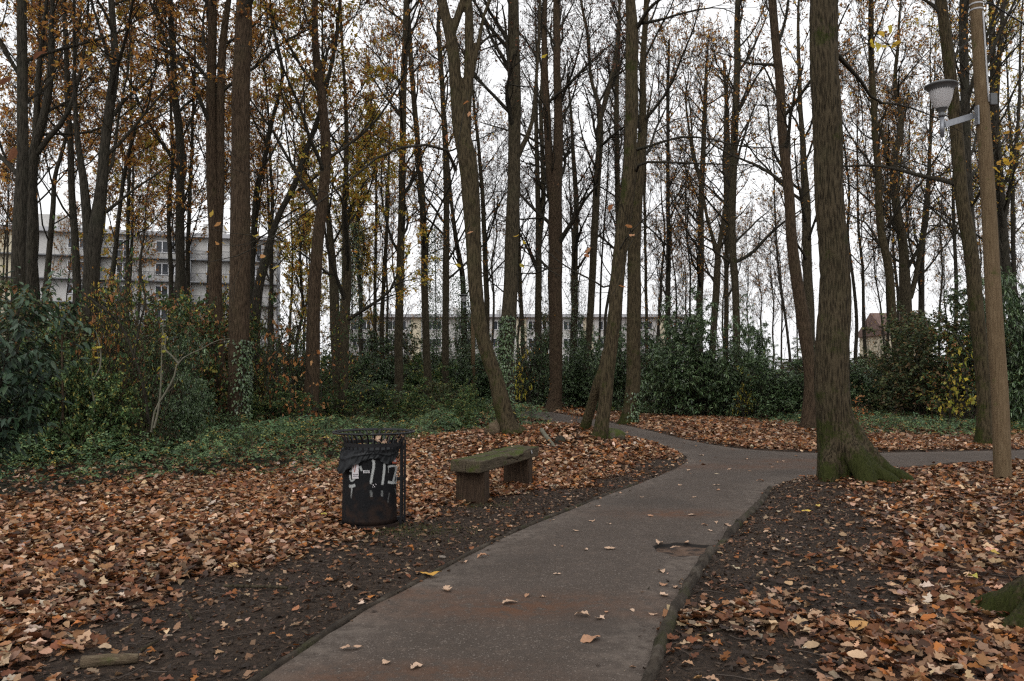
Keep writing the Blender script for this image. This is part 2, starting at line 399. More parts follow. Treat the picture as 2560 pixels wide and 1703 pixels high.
# ---- asphalt path with its pothole
POT = np.array([1.60, 7.42])
bb0 = PATH.min(0); bb1 = PATH.max(0)
cand = []
for (y0, y1, st) in ((2.2, 11, 0.11), (11, 22, 0.3), (22, 50, 0.8)):
    X, Y = np.meshgrid(np.arange(-4, 24, st), np.arange(y0, y1, st)); cand.append(np.stack([X.ravel(), Y.ravel()], -1))
X, Y = np.meshgrid(np.arange(POT[0] - .42, POT[0] + .42, .013), np.arange(POT[1] - .45, POT[1] + .45, .013)); cand.append(np.stack([X.ravel(), Y.ravel()], -1))
cand = np.concatenate(cand) ; cand = cand + rng.normal(0, 0.002, cand.shape)
cand = cand[inside(cand, PATH)]; cand = cand[dist_line(cand, np.vstack([PATH, PATH[:1]])) > 0.05]
allp = np.vstack([PATH, cand]); n0 = len(PATH)
res = delaunay_2d_cdt([Vector(p) for p in allp], [(i, (i + 1) % n0) for i in range(n0)], [], 1, 1e-5)
pv = np.array([[v.x, v.y] for v in res[0]]); pf = np.array([f for f in res[2] if len(f) == 3])
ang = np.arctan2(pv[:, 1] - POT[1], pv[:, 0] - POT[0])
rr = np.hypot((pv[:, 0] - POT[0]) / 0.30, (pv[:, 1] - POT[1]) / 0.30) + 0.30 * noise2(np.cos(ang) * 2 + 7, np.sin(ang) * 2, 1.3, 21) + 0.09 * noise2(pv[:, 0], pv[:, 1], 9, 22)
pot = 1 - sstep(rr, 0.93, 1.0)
pz = 0.006 + 0.004 * noise2(pv[:, 0], pv[:, 1], 1.1, 23) + 0.0015 * noise2(pv[:, 0], pv[:, 1], 5, 24) - pot * (0.036 + 0.010 * noise2(pv[:, 0], pv[:, 1], 14, 25))
pe = np.abs(path_sd(pv))
er = noise2(pv[:, 0], pv[:, 1], 1.6, 31) * .5 + noise2(pv[:, 0], pv[:, 1], 5, 32) * .5
wornedge = np.clip(1 - sstep(pe, 0.02, 0.30 + 0.2 * 1), 0, 1) * np.clip(0.5 + er, 0, 1)
stain = np.zeros(len(pv))
for (ud, vd, r, sx) in ((1250, 1395, 0.5, 2.0), (1700, 1075, .8, 2.0), (1850, 1062, .7, 1.6), (900, 1560, .35, 2.0), (1480, 1410, 0.3, 1.2), (1560, 1183, .5, 1.5), (1000, 1370, .3, 1.5), (1190, 1400, .5, 2.4)):
    g = GD(ud, vd); stain = np.maximum(stain, np.exp(-(((pv[:, 0] - g[0]) / (r * sx))**2 + ((pv[:, 1] - g[1]) / (r * 0.55))**2)) * (0.7 + 0.5 * noise2(pv[:, 0], pv[:, 1], 4, 33)))
m, nt, b = mat('worn_asphalt', 0.85, 0.3); M['asphalt'] = m
at = N_(nt, 'ShaderNodeAttribute', attribute_name='col'); sp = N_(nt, 'ShaderNodeSeparateColor'); nt.links.new(at.outputs['Color'], sp.inputs[0])
g1 = tex(nt, 'Object', 170, 3, rough=0.8); g2 = tex(nt, 'Object', 1.4, 7, rough=0.65); g3 = tex(nt, 'Object', 9, 6, rough=0.7); vg = tex(nt, 'Object', 120, kind='F1')
c = ramp(nt, g1.outputs[0], [(0.32, (0.023, 0.017, 0.0128)), (0.5, (0.058, 0.0435, 0.0345)), (0.66, (0.122, 0.093, 0.074))])
c = mix(nt, mth(nt, 'MULTIPLY', smooth(nt, g2.outputs[0], 0.35, 0.7), 0.5), c, (0.040, 0.029, 0.021))
c = mix(nt, mth(nt, 'MULTIPLY', smooth(nt, g3.outputs[0], 0.5, 0.72), 0.45), c, (0.118, 0.085, 0.064))
sepv = N_(nt, 'ShaderNodeSeparateColor'); nt.links.new(vg.outputs['Color'], sepv.inputs[0])
c = mix(nt, mth(nt, 'MULTIPLY', smooth(nt, sepv.outputs[0], 0.95, 0.97), 0.5), c, (0.24, 0.20, 0.17))
c = mix(nt, mth(nt, 'MULTIPLY', mth(nt, 'MULTIPLY', sp.outputs[1], smooth(nt, g3.outputs[0], 0.35, 0.6)), 0.8), c, (0.15, 0.122, 0.10))
c = mix(nt, mth(nt, 'MULTIPLY', sp.outputs[2], smooth(nt, g3.outputs[0], 0.34, 0.56)), c, (0.090, 0.040, 0.019))
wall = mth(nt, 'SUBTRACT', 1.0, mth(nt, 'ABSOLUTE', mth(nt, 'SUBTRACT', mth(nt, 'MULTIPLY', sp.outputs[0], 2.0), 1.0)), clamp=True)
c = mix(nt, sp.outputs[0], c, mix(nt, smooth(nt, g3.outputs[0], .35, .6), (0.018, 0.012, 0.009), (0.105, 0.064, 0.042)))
c = mix(nt, mth(nt, 'MULTIPLY', wall, 1.6, clamp=True) if False else smooth(nt, wall, .05, .5), c, (0.008, 0.0065, 0.0055))  # pothole wall: dark asphalt section, plus undercut shade painted into the colour
g5 = tex(nt, 'Object', .55, 4, rough=.55)
c = mix(nt, mth(nt, 'MULTIPLY', smooth(nt, g5.outputs[0], .50, .64), .38), c, (.034, .027, .022))
ck = tex(nt, 'Object', 1.1, kind='DISTANCE_TO_EDGE'); dn = tex(nt, 'Object', 6, 4); wv_ = N_(nt, 'ShaderNodeVectorMath', operation='ADD'); tc_ = N_(nt, 'ShaderNodeTexCoord'); sc_ = N_(nt, 'ShaderNodeVectorMath', operation='SCALE'); sc_.inputs['Scale'].default_value = .35
nt.links.new(dn.outputs['Color'], sc_.inputs[0]); nt.links.new(tc_.outputs['Object'], wv_.inputs[0]); nt.links.new(sc_.outputs[0], wv_.inputs[1]); nt.links.new(wv_.outputs[0], ck.inputs['Vector'])
line_ = mth(nt, 'MULTIPLY', mth(nt, 'SUBTRACT', 1.0, smooth(nt, ck.outputs['Distance'], .002, .010)), smooth(nt, g5.outputs[0], .47, .40))
c = mix(nt, mth(nt, 'MULTIPLY', line_, .55), c, (.016, .012, .010))
nt.links.new(c, b.inputs['Base Color'])
bump(nt, b, mth(nt, 'SUBTRACT', mth(nt, 'ADD', g1.outputs[0], mth(nt, 'MULTIPLY', g3.outputs[0], 0.5)), line_), 0.6, 0.006)
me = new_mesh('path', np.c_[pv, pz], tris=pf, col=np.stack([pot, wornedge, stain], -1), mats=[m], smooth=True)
tag(link('path', me), kind='structure')

# ---- kerbs
def kerb(line, w, h, name, matl, seed, skip=None, side=1):
    p = dens(line, 0.05); t = np.gradient(p, axis=0); t = norm(t); nn = np.stack([t[:, 1], -t[:, 0]], -1) * side
    V = []; Fc = []; prof = [(-0.02, -0.9), (0.0, 0.3), (0.1, 0.78), (0.28, 0.98), (0.55, 1.0), (0.8, 0.9), (0.97, 0.55), (1.05, -0.6)]
    k = len(prof)
    for i, (q, n) in enumerate(zip(p, nn)):
        for j, (a, hh) in enumerate(prof):
            e = noise3(np.array([q[0] * 6 + j, q[1] * 6, seed]), 41); e2 = noise3(np.array([q[0] * 1.5, q[1] * 1.5, seed]), 42)
            ero = 1.0 if skip is None else skip(q)
            V.append((q[0] + n[0] * a * w * (1 + .12 * e2), q[1] + n[1] * a * w * (1 + .12 * e2), (hh * h * (1 + 0.42 * e + .25 * e2)) * ero))
    for i in range(len(p) - 1):
        for j in range(k - 1): Fc.append([i * k + j, i * k + j + 1, (i + 1) * k + j + 1, (i + 1) * k + j])
    me = new_mesh(name, np.array(V), faces=Fc, mats=[matl], smooth=True)
    return tag(link(name, me), kind='structure')
m, nt, b = mat('mossy_concrete', 0.9, 0.2); M['kerb'] = m
k1 = tex(nt, 'Object', 5, 7, rough=0.7); k2 = tex(nt, 'Object', 60, 4); k3 = tex(nt, 'Object', 2.4, 5)
c = ramp(nt, k1.outputs[0], [(0.35, (0.016, 0.012, 0.009)), (0.55, (0.048, 0.037, 0.027)), (0.7, (0.10, 0.084, 0.066))])
c = mix(nt, mth(nt, 'MULTIPLY', smooth(nt, k3.outputs[0], 0.50, 0.66), 0.8), c, mix(nt, k2.outputs[0], (0.012, 0.013, 0.005), (0.055, 0.057, 0.017)))
nt.links.new(c, b.inputs['Base Color']); bump(nt, b, mth(nt, 'ADD', k1.outputs[0], k2.outputs[0]), 0.9, 0.02)
def potgap(q):
    d = np.hypot(q[0] - 1.93, q[1] - 7.6); return 0.35 + 0.65 * float(sstep(np.array(d), 0.2, 0.45))
RL = np.vstack([smoothline(WR[::-1], 80)])
kerb(RL, 0.080, 0.075, 'kerb', M['kerb'], 1, potgap, side=1)
far_line = smoothline(WLo, 60); far_line = far_line[far_line[:, 0] > 6.0]
kerb(far_line[::-1], 0.09, 0.05, 'kerb', M['kerb'], 5, side=1)
LL = smoothline(WL[:11], 70)
kerb(LL, 0.045, 0.026, 'path_edging', M['kerb'], 3, side=-1)

# ================================================================= LEAVES
def oak_template(n, seed, lobes=True, width=0.30):
    r = np.random.default_rng(seed); t = np.linspace(0, 1, n)
    base = np.sin(PI * np.clip(t, 0, 1)**r.uniform(.7, 1.15))**0.75 * width * r.uniform(.75, 1.2)
    deep = r.uniform(.12, .34) if lobes else .05; fq = r.uniform(3.2, 4.6)
    wl = base * (1 - deep + deep * np.cos(2 * PI * fq * t**.9 + r.uniform(0, 6))) ; wr = base * (1 - deep + deep * np.cos(2 * PI * fq * t**.9 + r.uniform(0, 6)))
    for w_ in (wl, wr): w_ *= r.uniform(.8, 1.15); w_[0] = .02; w_[-1] = .02
    c1 = r.uniform(-0.5, 0.8); fold = r.uniform(-0.35, 0.5); tw = r.uniform(-.8, .8); sb = r.uniform(-.15, .15); wv = r.uniform(0, .07); wp = r.uniform(0, 6)
    V = []
    for i in range(n):
        y0 = sb * math.sin(PI * t[i])
        zc = c1 * (t[i] - 0.5)**2
        for s, sg in ((0, -1), (1, 0), (2, 1)):
            ww = (wl[i] if sg < 0 else wr[i]) * sg * r.uniform(0.93, 1.07); a = tw * (t[i] - .5)
            V.append((t[i] - 0.5 + (0.05 * abs(sg) if lobes else 0), y0 + ww * math.cos(a), zc + abs(ww) * fold + ww * math.sin(a) + wv * abs(sg) * math.sin(t[i] * 11 + wp + sg) + r.normal(0, 0.012) * (sg != 0)))
    Fc = []
    for i in range(n - 1):
        a = i * 3; b = a + 3
        Fc += [(a, b, a + 1), (a + 1, b, b + 1), (a + 1, b + 1, a + 2), (a + 2, b + 1, b + 2)]
    return np.array(V), np.array(Fc)
T_NEAR = [oak_template(17, s, s % 4 != 3, 0.33) for s in range(14)]
T_MID = [oak_template(6, 50 + s, s % 3 > 0, 0.36) for s in range(10)]
T_FAR = [oak_template(3, 80 + s, False, 0.36) for s in range(8)]
def euler_mats(rx, ry, rz):
    cx, sx, cy, sy, cz, sz = np.cos(rx), np.sin(rx), np.cos(ry), np.sin(ry), np.cos(rz), np.sin(rz)
    R = np.empty((len(rx), 3, 3))
    R[:, 0, 0] = cz * cy; R[:, 0, 1] = cz * sy * sx - sz * cx; R[:, 0, 2] = cz * sy * cx + sz * sx
    R[:, 1, 0] = sz * cy; R[:, 1, 1] = sz * sy * sx + cz * cx; R[:, 1, 2] = sz * sy * cx - cz * sx
    R[:, 2, 0] = -sy; R[:, 2, 1] = cy * sx; R[:, 2, 2] = cy * cx
    return R
def place(templates, pos, R, size, col):
    """-> verts, tris, cols"""
    Vs, Ts, Cs = [], [], []; off = 0; pick = rng.integers(0, len(templates), len(pos))
    for k, (tv, tf) in enumerate(templates):
        s = pick == k
        if not s.any(): continue
        V = np.einsum('nij,vj->nvi', R[s], tv) * size[s][:, None, None] + pos[s][:, None]
        n = s.sum(); Vs.append(V.reshape(-1, 3)); Ts.append((tf[None] + (np.arange(n) * len(tv))[:, None, None]).reshape(-1, 3) + off)
        Cs.append(np.repeat(col[s], len(tv), 0)); off += n * len(tv)
    return np.concatenate(Vs), np.concatenate(Ts), np.concatenate(Cs)
def join(parts):
    Vs, Ts, Cs = [], [], []; off = 0
    for V, T, C in parts: Vs.append(V); Ts.append(T + off); Cs.append(C); off += len(V)
    return np.concatenate(Vs), np.concatenate(Ts), np.concatenate(Cs)
PAL = np.array([(.62,.42,.27),(.50,.31,.185),(.38,.215,.12),(.33,.155,.065),(.36,.125,.028),(.21,.078,.030),(.13,.050,.022),(.05,.026,.016),(.42,.30,.21),(.60,.47,.36),(.26,.145,.085)])
PW = np.array([.07,.10,.12,.14,.09,.17,.14,.09,.03,.02,.03]); PW = PW / PW.sum()
def pal(n, P=PAL, w=PW, v=0.12):
    c = P[rng.choice(len(P), n, p=w)]; return np.clip(c * (1 + rng.normal(0, v, (n, 1))) * (1 + rng.normal(0, 0.04, (n, 3))), 0.005, 0.85)

def scatter(n, D0, D1, margin=0.72, extra=0.8):
    D = np.sqrt(rng.uniform(D0**2, D1**2, n)); w = D * margin + extra
    return np.stack([rng.uniform(-1, 1, n) * w, D], -1)
LIT = []
for (D0, D1, per, tmpl, size) in ((3.0, 7.0, 700, T_NEAR, .098), (7.0, 13, 740, T_MID, .088), (13, 21, 430, T_MID, .108), (21, 34, 190, T_FAR, .15), (34, 48, 60, T_FAR, .22)):
    area = (D1**2 - D0**2) * 0.72 + 1.6 * (D1 - D0); n = int(area * per)
    p = scatter(n, D0, D1); sd, mud, br = fields(p)
    dens_ = np.where(sd < 0.0, 0.0, (1 - mud * 0.975) * (1 - 0.88 * br))
    # thinner cover right of the mud
    right = sstep(p[:, 0] - 0.9 - 0.12 * p[:, 1], 0, 1.0) * (sd > 0) * (p[:, 1] < 13.5)
    dens_ *= 1 - 0.62 * right * (0.75 + 0.5 * noise2(p[:, 0], p[:, 1], 1.7, 61))
    dens_ = np.maximum(dens_, 0.050 * (sd > 0)); dens_ = np.where((sd < 0) & (p[:, 1] > 12.5), .008, dens_); dens_ *= (1 + .25 * noise2(p[:, 0], p[:, 1], 1.1, 62))
    keep = (rng.random(n) < dens_) & (np.hypot(p[:, 0] + 1.49, p[:, 1] - 8.6) > .33); p = p[keep]; sd = sd[keep]; mud = mud[keep]; n = len(p)
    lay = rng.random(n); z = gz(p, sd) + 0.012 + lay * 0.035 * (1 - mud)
    tilt = rng.normal(0, 0.33 - 0.15 * mud, n)
    R = euler_mats(tilt, rng.normal(0, 0.34, n) * (1 - .5 * mud), rng.uniform(0, 2 * PI, n))
    sz = size * rng.uniform(0.55, 1.35, n) * (1 - 0.25 * mud)
    c = pal(n) ; 
    c *= (0.30 + 0.66 * lay**1.2)[:, None] * (1 + .22 * noise2(p[:, 0], p[:, 1], 1.4, 63) + .15 * noise2(p[:, 0], p[:, 1], 5, 64))[:, None]  # shade in the gaps painted in: lower leaves darker; noise varies the tone
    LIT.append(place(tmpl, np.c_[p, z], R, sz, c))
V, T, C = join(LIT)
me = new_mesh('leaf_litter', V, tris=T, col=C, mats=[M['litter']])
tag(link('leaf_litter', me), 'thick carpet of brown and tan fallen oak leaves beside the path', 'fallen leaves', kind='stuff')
print('litter verts', len(V))
# crumbs and twigs on the mud
n = 90000; p = scatter(n, 3.0, 14); sd, mud, br = fields(p); k = (rng.random(n) < mud) & (sd > 0.0); p = p[k]; n = len(p)
R = euler_mats(rng.normal(0, .5, n), rng.normal(0, .4, n), rng.uniform(0, 2 * PI, n))
c = pal(n, np.array([(.026,.016,.011),(.075,.044,.027),(.15,.080,.044),(.28,.18,.11)]), np.array([.45,.28,.19,.08]))
V1 = place(T_FAR, np.c_[p, gz(p, sd[k]) + .006], R, rng.uniform(.010, .045, n)**1.0 * rng.choice([.6, 1, 1.3], n), c)
n = 1600; p = scatter(n, 3.0, 15); sd, mud, br = fields(p); k = sd > 0.02; p = p[k]; n = len(p); a = rng.uniform(0, PI, n); L = rng.uniform(.04, .22, n)
z = gz(p, sd[k]) + .012
pl = np.stack([np.c_[p[:, 0] + np.cos(a) * L * s + rng.normal(0, .008, n), p[:, 1] + np.sin(a) * L * s + rng.normal(0, .008, n), z + rng.uniform(0, .012, n)] for s in (-.5, 0, .5)], 1)
tv, tq = tubes(pl, np.stack([rng.uniform(.002, .005, n)] * 3, 1), 4)
n = 60000; p = scatter(n, 3.0, 20); sd = path_sd(p); k = (sd < 0.02) & (rng.random(n) < .75 * np.exp(sd / .07) * np.clip(.6 + noise2(p[:, 0], p[:, 1], 2.2, 44), .1, 1)); p = p[k]; n = len(p)
V3 = place(T_FAR, np.c_[p, np.full(n, .013)], euler_mats(rng.normal(0, .3, n), rng.normal(0, .3, n), rng.uniform(0, 6.28, n)), rng.uniform(.008, .05, n), pal(n, np.array([(.03,.02,.013),(.09,.055,.033),(.20,.11,.06),(.38,.25,.16)]), np.array([.4,.3,.2,.1])))
tt = np.concatenate([tq[:, [0, 1, 2]], tq[:, [0, 2, 3]]]); V2 = (tv, tt, np.tile((.05, .036, .027), (len(tv), 1)))
V, T, C = join([V1, V2, V3])
me = new_mesh('ground_debris', V, tris=T, col=C, mats=[M['litter']])
tag(link('ground_debris', me), 'dark crumbs of leaf and small twigs trodden into the bare mud', 'debris', kind='stuff')

# leaves one can count on the asphalt: (u, v, length px, colour index, note) in photo pixels
def leaf_obj(u, v, size, colr, label, z=0.004, rot=None, tmpl=None, lift=0.0, group=None, seed=0, name='fallen_leaf'):
    g = G(u, v, 0.0); tv, tf = (T_NEAR if tmpl is None else tmpl)[seed % (14 if tmpl is None else len(tmpl))]
    V = tv.copy() * size; V[:, 2] -= V[:, 2].min()
    c = np.tile(colr, (len(V), 1))
    me = new_mesh(name, V, tris=tf, col=c, mats=[M['litter']])
    x, y = g[0], g[1]; s = path_sd(np.array([[x, y]]))[0]
    zz = z + 0.006 if s < 0 else gz1(x, y) + 0.015
    o = link(name, me, loc=(x, y, zz + lift)); o.rotation_euler = (random.uniform(-.12, .12), random.uniform(-.12, .12), rot if rot is not None else random.uniform(0, 6.28))
    return tag(o, label, 'leaf', group)
ONES = ['', 'first', 'second', 'third', 'fourth', 'fifth', 'sixth', 'seventh', 'eighth', 'ninth', 'tenth', 'eleventh', 'twelfth', 'thirteenth', 'fourteenth', 'fifteenth', 'sixteenth', 'seventeenth', 'eighteenth', 'nineteenth']
TENS = {2: ('twentieth', 'twenty'), 3: ('thirtieth', 'thirty'), 4: ('fortieth', 'forty'), 5: ('fiftieth', 'fifty'), 6: ('sixtieth', 'sixty')}
def ordw(k): return ONES[k] if k < 20 else (TENS[k // 10][0] if k % 10 == 0 else TENS[k // 10][1] + ' ' + ONES[k % 10])
tanc = [(.50,.35,.25), (.46,.31,.21), (.42,.27,.18), (.35,.19,.11)]
path_leaves = [(1277,1512,.10),(1455,1543,.085),(1498,1551,.075),(1477,1604,.12),(1044,1673,.075),(876,1625,.11),(1392,1438,.055),(1524,1376,.085),(1464,1377,.055),(1522,1312,.05),(1386,1366,.03),(1407,1369,.04),(1317,1493,.05),(1357,1496,.045),(1655,1432,.09),(1658,1466,.06),(1685,1472,.06),(1660,1493,.07),(1209,1396,.09),(1157,1409,.07),(1515,1535,.03),(1580,1530,.04),(1632,1541,.05),(966,1662,.05),(1626,1293,.06),(1760,1315,.07),(1790,1310,.06),(1775,1330,.05),(1820,1316,.10),(1605,1246,.06),(1493,1268,.07),(1501,1248,.05),(1480,1305,.07),(1790,1215,.09),(1900,1205,.09),(1755,1140,.09),(1866,1150,.08),(1720,1178,.07),(1700,1215,.07),(1735,1246,.06),(1730,1290,.08),(1795,1228,.06),(1550,1235,.06),(1590,1212,.06),(1640,1190,.06),(1660,1160,.07),(1620,1110,.09),(1650,1085,.09),(1570,1080,.08),(1825,1175,.08),(1930,1170,.07),(1960,1155,.06),(1990,1142,.08),(1420,1278,.06),(1440,1330,.05),(1240,1345,.08),(1120,1480,.10),(1650,1362,.09),(1690,1372,.08),(1715,1360,.07)]
path_leaves.sort(key=lambda q: -q[1])
for i, (u, v, s) in enumerate(path_leaves):
    leaf_obj(u, v, s * 1.25, tanc[i % 4], (ordw(i + 1) + ' nearest' if i else 'nearest') + ' to the camera of the stray tan oak leaves on the asphalt path', seed=i, group='stray oak leaves on the asphalt path')
yl = [(1078, 1445, .17, (.50,.27,.05), 'long golden leaf lying across the left path edge', .0),
      (2017, 1292, .13, (.55,.38,.07), 'slender yellow leaf on bare mud in front of the big mossy oak', .1),
      (2044, 1278, .09, (.50,.36,.10), 'small pale yellow leaf just behind the slender yellow one on the mud', .3),
      (2432, 1472, .14, (.40,.34,.06), 'broad lime yellow leaf among brown leaves at the right', .2),
      (2138, 1592, .19, (.45,.24,.08), 'big ochre oval leaf lying on brown leaves near the bottom right', .1),
      (2492, 1402, .15, (.45,.30,.04), 'yellow and brown leaf standing on the litter near the right edge', .4),
      (808, 1300, .12, (.48,.40,.06), 'bright yellow leaf on the brown litter left of the black bin', .2),
      (1026, 1386, .14, (.36,.13,.03), 'large rust orange curled leaf on the mud below the black bin', .9),
      (590, 1427, .17, (.50,.32,.13), 'pale gold leaf on top of the litter at the edge of the left mud', .1)]
for i, (u, v, s, c, lab, rx) in enumerate(yl):
    o = leaf_obj(u, v, s, c, lab, tmpl=[oak_template(9, 300 + i, False, .26)], seed=0, lift=.02, rot=.25 * i); o.rotation_euler[0] = rx * .7
# ================================================================= TREES
def children_branches(Pt, R, n, t0, t1, lr, ang, up, jit, K2, rr, rmin, lens=None, cull=None):
    """spawn n children on each polyline of Pt"""
    N, Kk, _ = Pt.shape
    idx = np.repeat(np.arange(N), n); m = len(idx)
    t = (np.tile((np.arange(n) + .5) / n, N) + rng.uniform(-.5, .5, m) / n); t = t0 + (t1 - t0) * np.clip(t, 0, 1)
    s = t * (Kk - 1); k = np.minimum(s.astype(int), Kk - 2); f = (s - k)[:, None]
    pos = Pt[idx, k] * (1 - f) + Pt[idx, k + 1] * f; rad = R[idx, k] * (1 - f[:, 0]) + R[idx, k + 1] * f[:, 0]
    T = norm(Pt[idx, k + 1] - Pt[idx, k])
    L0 = np.linalg.norm(np.diff(Pt, axis=1), axis=2).sum(1)[idx] if lens is None else lens
    L = L0 * lr * (1.15 - 0.55 * t) * rng.uniform(.6, 1.25, m)
    rv = norm(rng.normal(0, 1, (m, 3))); perp = norm(np.cross(T, rv)); a = rng.normal(ang, ang * .25, m)[:, None]
    d = norm(T * np.cos(a) + perp * np.sin(a))
    out = np.zeros((m, K2, 3)); out[:, 0] = pos
    for i in range(1, K2):
        d = norm(d + np.array([0, 0, up / K2]) + rng.normal(0, jit, (m, 3)))
        out[:, i] = out[:, i - 1] + d * (L / (K2 - 1))[:, None]
    r0 = np.maximum(rad * rr * rng.uniform(.7, 1.1, m), rmin)
    tp = np.linspace(1, .3, K2)[None]
    return out, np.maximum(r0[:, None] * tp, rmin * .8)

PAL_T = {
 'rust': (np.array([(.44,.20,.055),(.54,.29,.07),(.30,.14,.055),(.20,.10,.045),(.58,.38,.09)]), [.3,.22,.22,.16,.1]),
 'ochre': (np.array([(.56,.36,.06),(.46,.36,.07),(.32,.32,.08),(.54,.24,.05),(.62,.45,.09)]), [.28,.24,.2,.15,.13]),
 'brown': (np.array([(.20,.10,.055),(.14,.07,.045),(.26,.12,.055),(.10,.055,.04)]), [.3,.3,.2,.2]),
 'green': (np.array([(.070,.112,.048),(.100,.152,.062),(.16,.22,.11),(.042,.068,.034)]), [.32,.3,.16,.22]),
 'leafy': (np.array([(.065,.115,.040),(.095,.145,.05),(.15,.18,.055),(.045,.08,.035),(.28,.24,.06)]), [.32,.28,.16,.16,.08]),
 'mixed': (np.array([(.050,.095,.040),(.085,.13,.045),(.26,.24,.05),(.26,.12,.05),(.15,.085,.045),(.42,.35,.08)]), [.34,.25,.09,.13,.13,.06]),
 'olive': (np.array([(.075,.10,.04),(.11,.12,.045),(.17,.11,.05),(.05,.075,.035)]), [.3,.25,.2,.25]),
 'yellow': (np.array([(.42,.36,.05),(.50,.38,.07),(.30,.30,.06)]), [.4,.3,.3]),
 'orange': (np.array([(.46,.20,.07),(.50,.27,.12),(.32,.13,.05)]), [.4,.3,.3]),
}
L_SM = []
for s in range(6):
    r = np.random.default_rng(500 + s); f = r.uniform(-.25, .35); w = r.uniform(.26, .36)
    L_SM.append((np.array([(0, 0, 0), (.45, -w, f * .6), (1, 0, r.uniform(-.3, .2)), (.45, w, f * .6)]), np.array([(0, 1, 2), (0, 2, 3)])))
L_LAUREL = []
for s in range(6):
    r = np.random.default_rng(600 + s); dr = r.uniform(-.35, .05)
    L_LAUREL.append((np.array([(0, 0, 0), (.3, -.15, .05), (.7, -.14, .04 + dr * .4), (1, 0, dr), (.7, .14, .04 + dr * .4), (.3, .15, .05), (.5, 0, -.02 + dr * .2)]),
                     np.array([(0, 1, 6), (1, 2, 6), (2, 3, 6), (3, 4, 6), (4, 5, 6), (5, 0, 6)])))
def leaves_on(Pt, n_per, size, palette, droop=0.35, tmpl=None, frac=1.0):
    if frac < 1.0:
        Pt = Pt[rng.random(len(Pt)) < frac]
    N, Kk, _ = Pt.shape; idx = np.repeat(np.arange(N), n_per); m = len(idx)
    s = rng.uniform(.25, 1, m) * (Kk - 1); k = np.minimum(s.astype(int), Kk - 2); f = (s - k)[:, None]
    pos = Pt[idx, k] * (1 - f) + Pt[idx, k + 1] * f
    R = euler_mats(rng.normal(0, .8, m), rng.normal(droop, .6, m), rng.uniform(0, 2 * PI, m))
    P_, w = PAL_T[palette]; w = np.array(w) / sum(w)
    c = pal(m, P_, w, .18) * rng.uniform(.85, 1.15, N)[idx][:, None]
    return place(tmpl or L_SM, pos + rng.normal(0, .02, (m, 3)), R, size * rng.uniform(.6, 1.3, m), c)

def crown_mesh(name, trunkP, trunkR, H, start, nl, llen, bark, palette, leafn, leaf_size=.09, lv4=True, frac=.6, ang=.62, extra=None, up=.55, t_end=.98, rmin=.005, bare=False):
    """limbs, branches, twigs and leaves of one tree as one mesh"""
    l1, r1 = children_branches(trunkP[None], trunkR[None], nl, start, t_end, 1, ang * 1.2, up, .12, 8, .42, .012, lens=np.full(nl, llen))
    la, ra = children_branches(trunkP[None], trunkR[None], 6, max(start, .78), .99, 1, ang * .9, up, .12, 8, .5, .012, lens=np.full(6, llen * .75))
    l1 = np.concatenate([l1, la]); r1 = np.concatenate([r1, ra])
    if extra is not None: l1e, r1e = extra
    l2, r2 = children_branches(l1, r1, 6, .2, 1, .55, .7, .35, .16, 6, .6, .009)
    src = np.concatenate([l2]); rs = np.concatenate([r2])
    l3, r3 = children_branches(src, rs, 5, .15, 1, .55, .6, .25, .14, 4, .6, rmin * 1.2)
    parts = [(l1, r1, 6), (l2, r2, 4), (l3, r3, 3)]
    tips = l3
    if lv4:
        l4, r4 = children_branches(l3, r3, 3, .2, 1, .6, .55, .15, .15, 3, .7, rmin); parts.append((l4, r4, 3)); tips = l4
    if extra is not None:
        e2, er2 = children_branches(l1e, r1e, 6, .2, 1, .35, .7, .1, .12, 5, .5, .006)
        e3, er3 = children_branches(e2, er2, 4, .2, 1, .5, .6, .05, .14, 4, .7, .004)
        parts += [(l1e, r1e, 7), (e2, er2, 4), (e3, er3, 3)]
    Vs, Qs = [], []; off = 0
    for a, b, S in parts:
        if len(a) == 0: continue
        v, q = tubes(a, b, S); Vs.append(v); Qs.append(q + off); off += len(v)
    nb = off; V = np.concatenate(Vs); Qd = np.concatenate(Qs); C = np.full((nb, 3), .05); mi = np.zeros(len(Qd), int)
    tr = np.zeros((0, 3), int)
    if leafn:
        lv, lt, lc = leaves_on(tips, leafn, leaf_size, palette, frac=frac)
        tr = lt + off; V = np.concatenate([V, lv]); C = np.concatenate([C, lc])
    return new_mesh(name, V, tris=tr if len(tr) else None, quads=Qd, col=C, mats=[M[bark], M['tree_leaf']], midx=np.concatenate([np.ones(len(tr), int), mi]))

def trunk_geo(path, n=60, S=18, seed=0, flare=.35, lump=.05, fis=0.0):
    """path: list of (x,y,z,r)"""
    c = catmull(path, n); Pn = c[:, :3].copy(); R = np.maximum(c[:, 3], .012)
    Pn[:, 0] += 0.02 * noise3(np.c_[Pn[:, 2] * .7, np.full(n, seed), np.zeros(n)], 5); Pn[:, 1] += .02 * noise3(np.c_[Pn[:, 2] * .7, np.full(n, seed + 9), np.zeros(n)], 5)
    V, Qd = tubes(Pn[None], R[None], S)
    V = V.reshape(n, S, 3); ctr = Pn[:, None]; d = V - ctr; a = np.arange(S) * 2 * PI / S
    h = Pn[:, 2] - Pn[0, 2]
    nz = noise3(np.stack([np.cos(a)[None] * 1.3 + 0 * h[:, None], np.sin(a)[None] * 1.3 + 0 * h[:, None], h[:, None] * 1.1 + seed * 7.3 + 0 * a[None]], -1), 7)
    fl = flare * np.exp(-np.maximum(h, 0) / .28)[:, None] * (1 + .7 * np.cos(a * (3 + seed % 3) + seed)[None]) + .10 * flare * np.exp(-np.maximum(h, 0) / 1.2)[:, None]
    V = ctr + d * (1 + lump * nz + fl)[..., None]
    return V.reshape(-1, 3), Qd, Pn, R
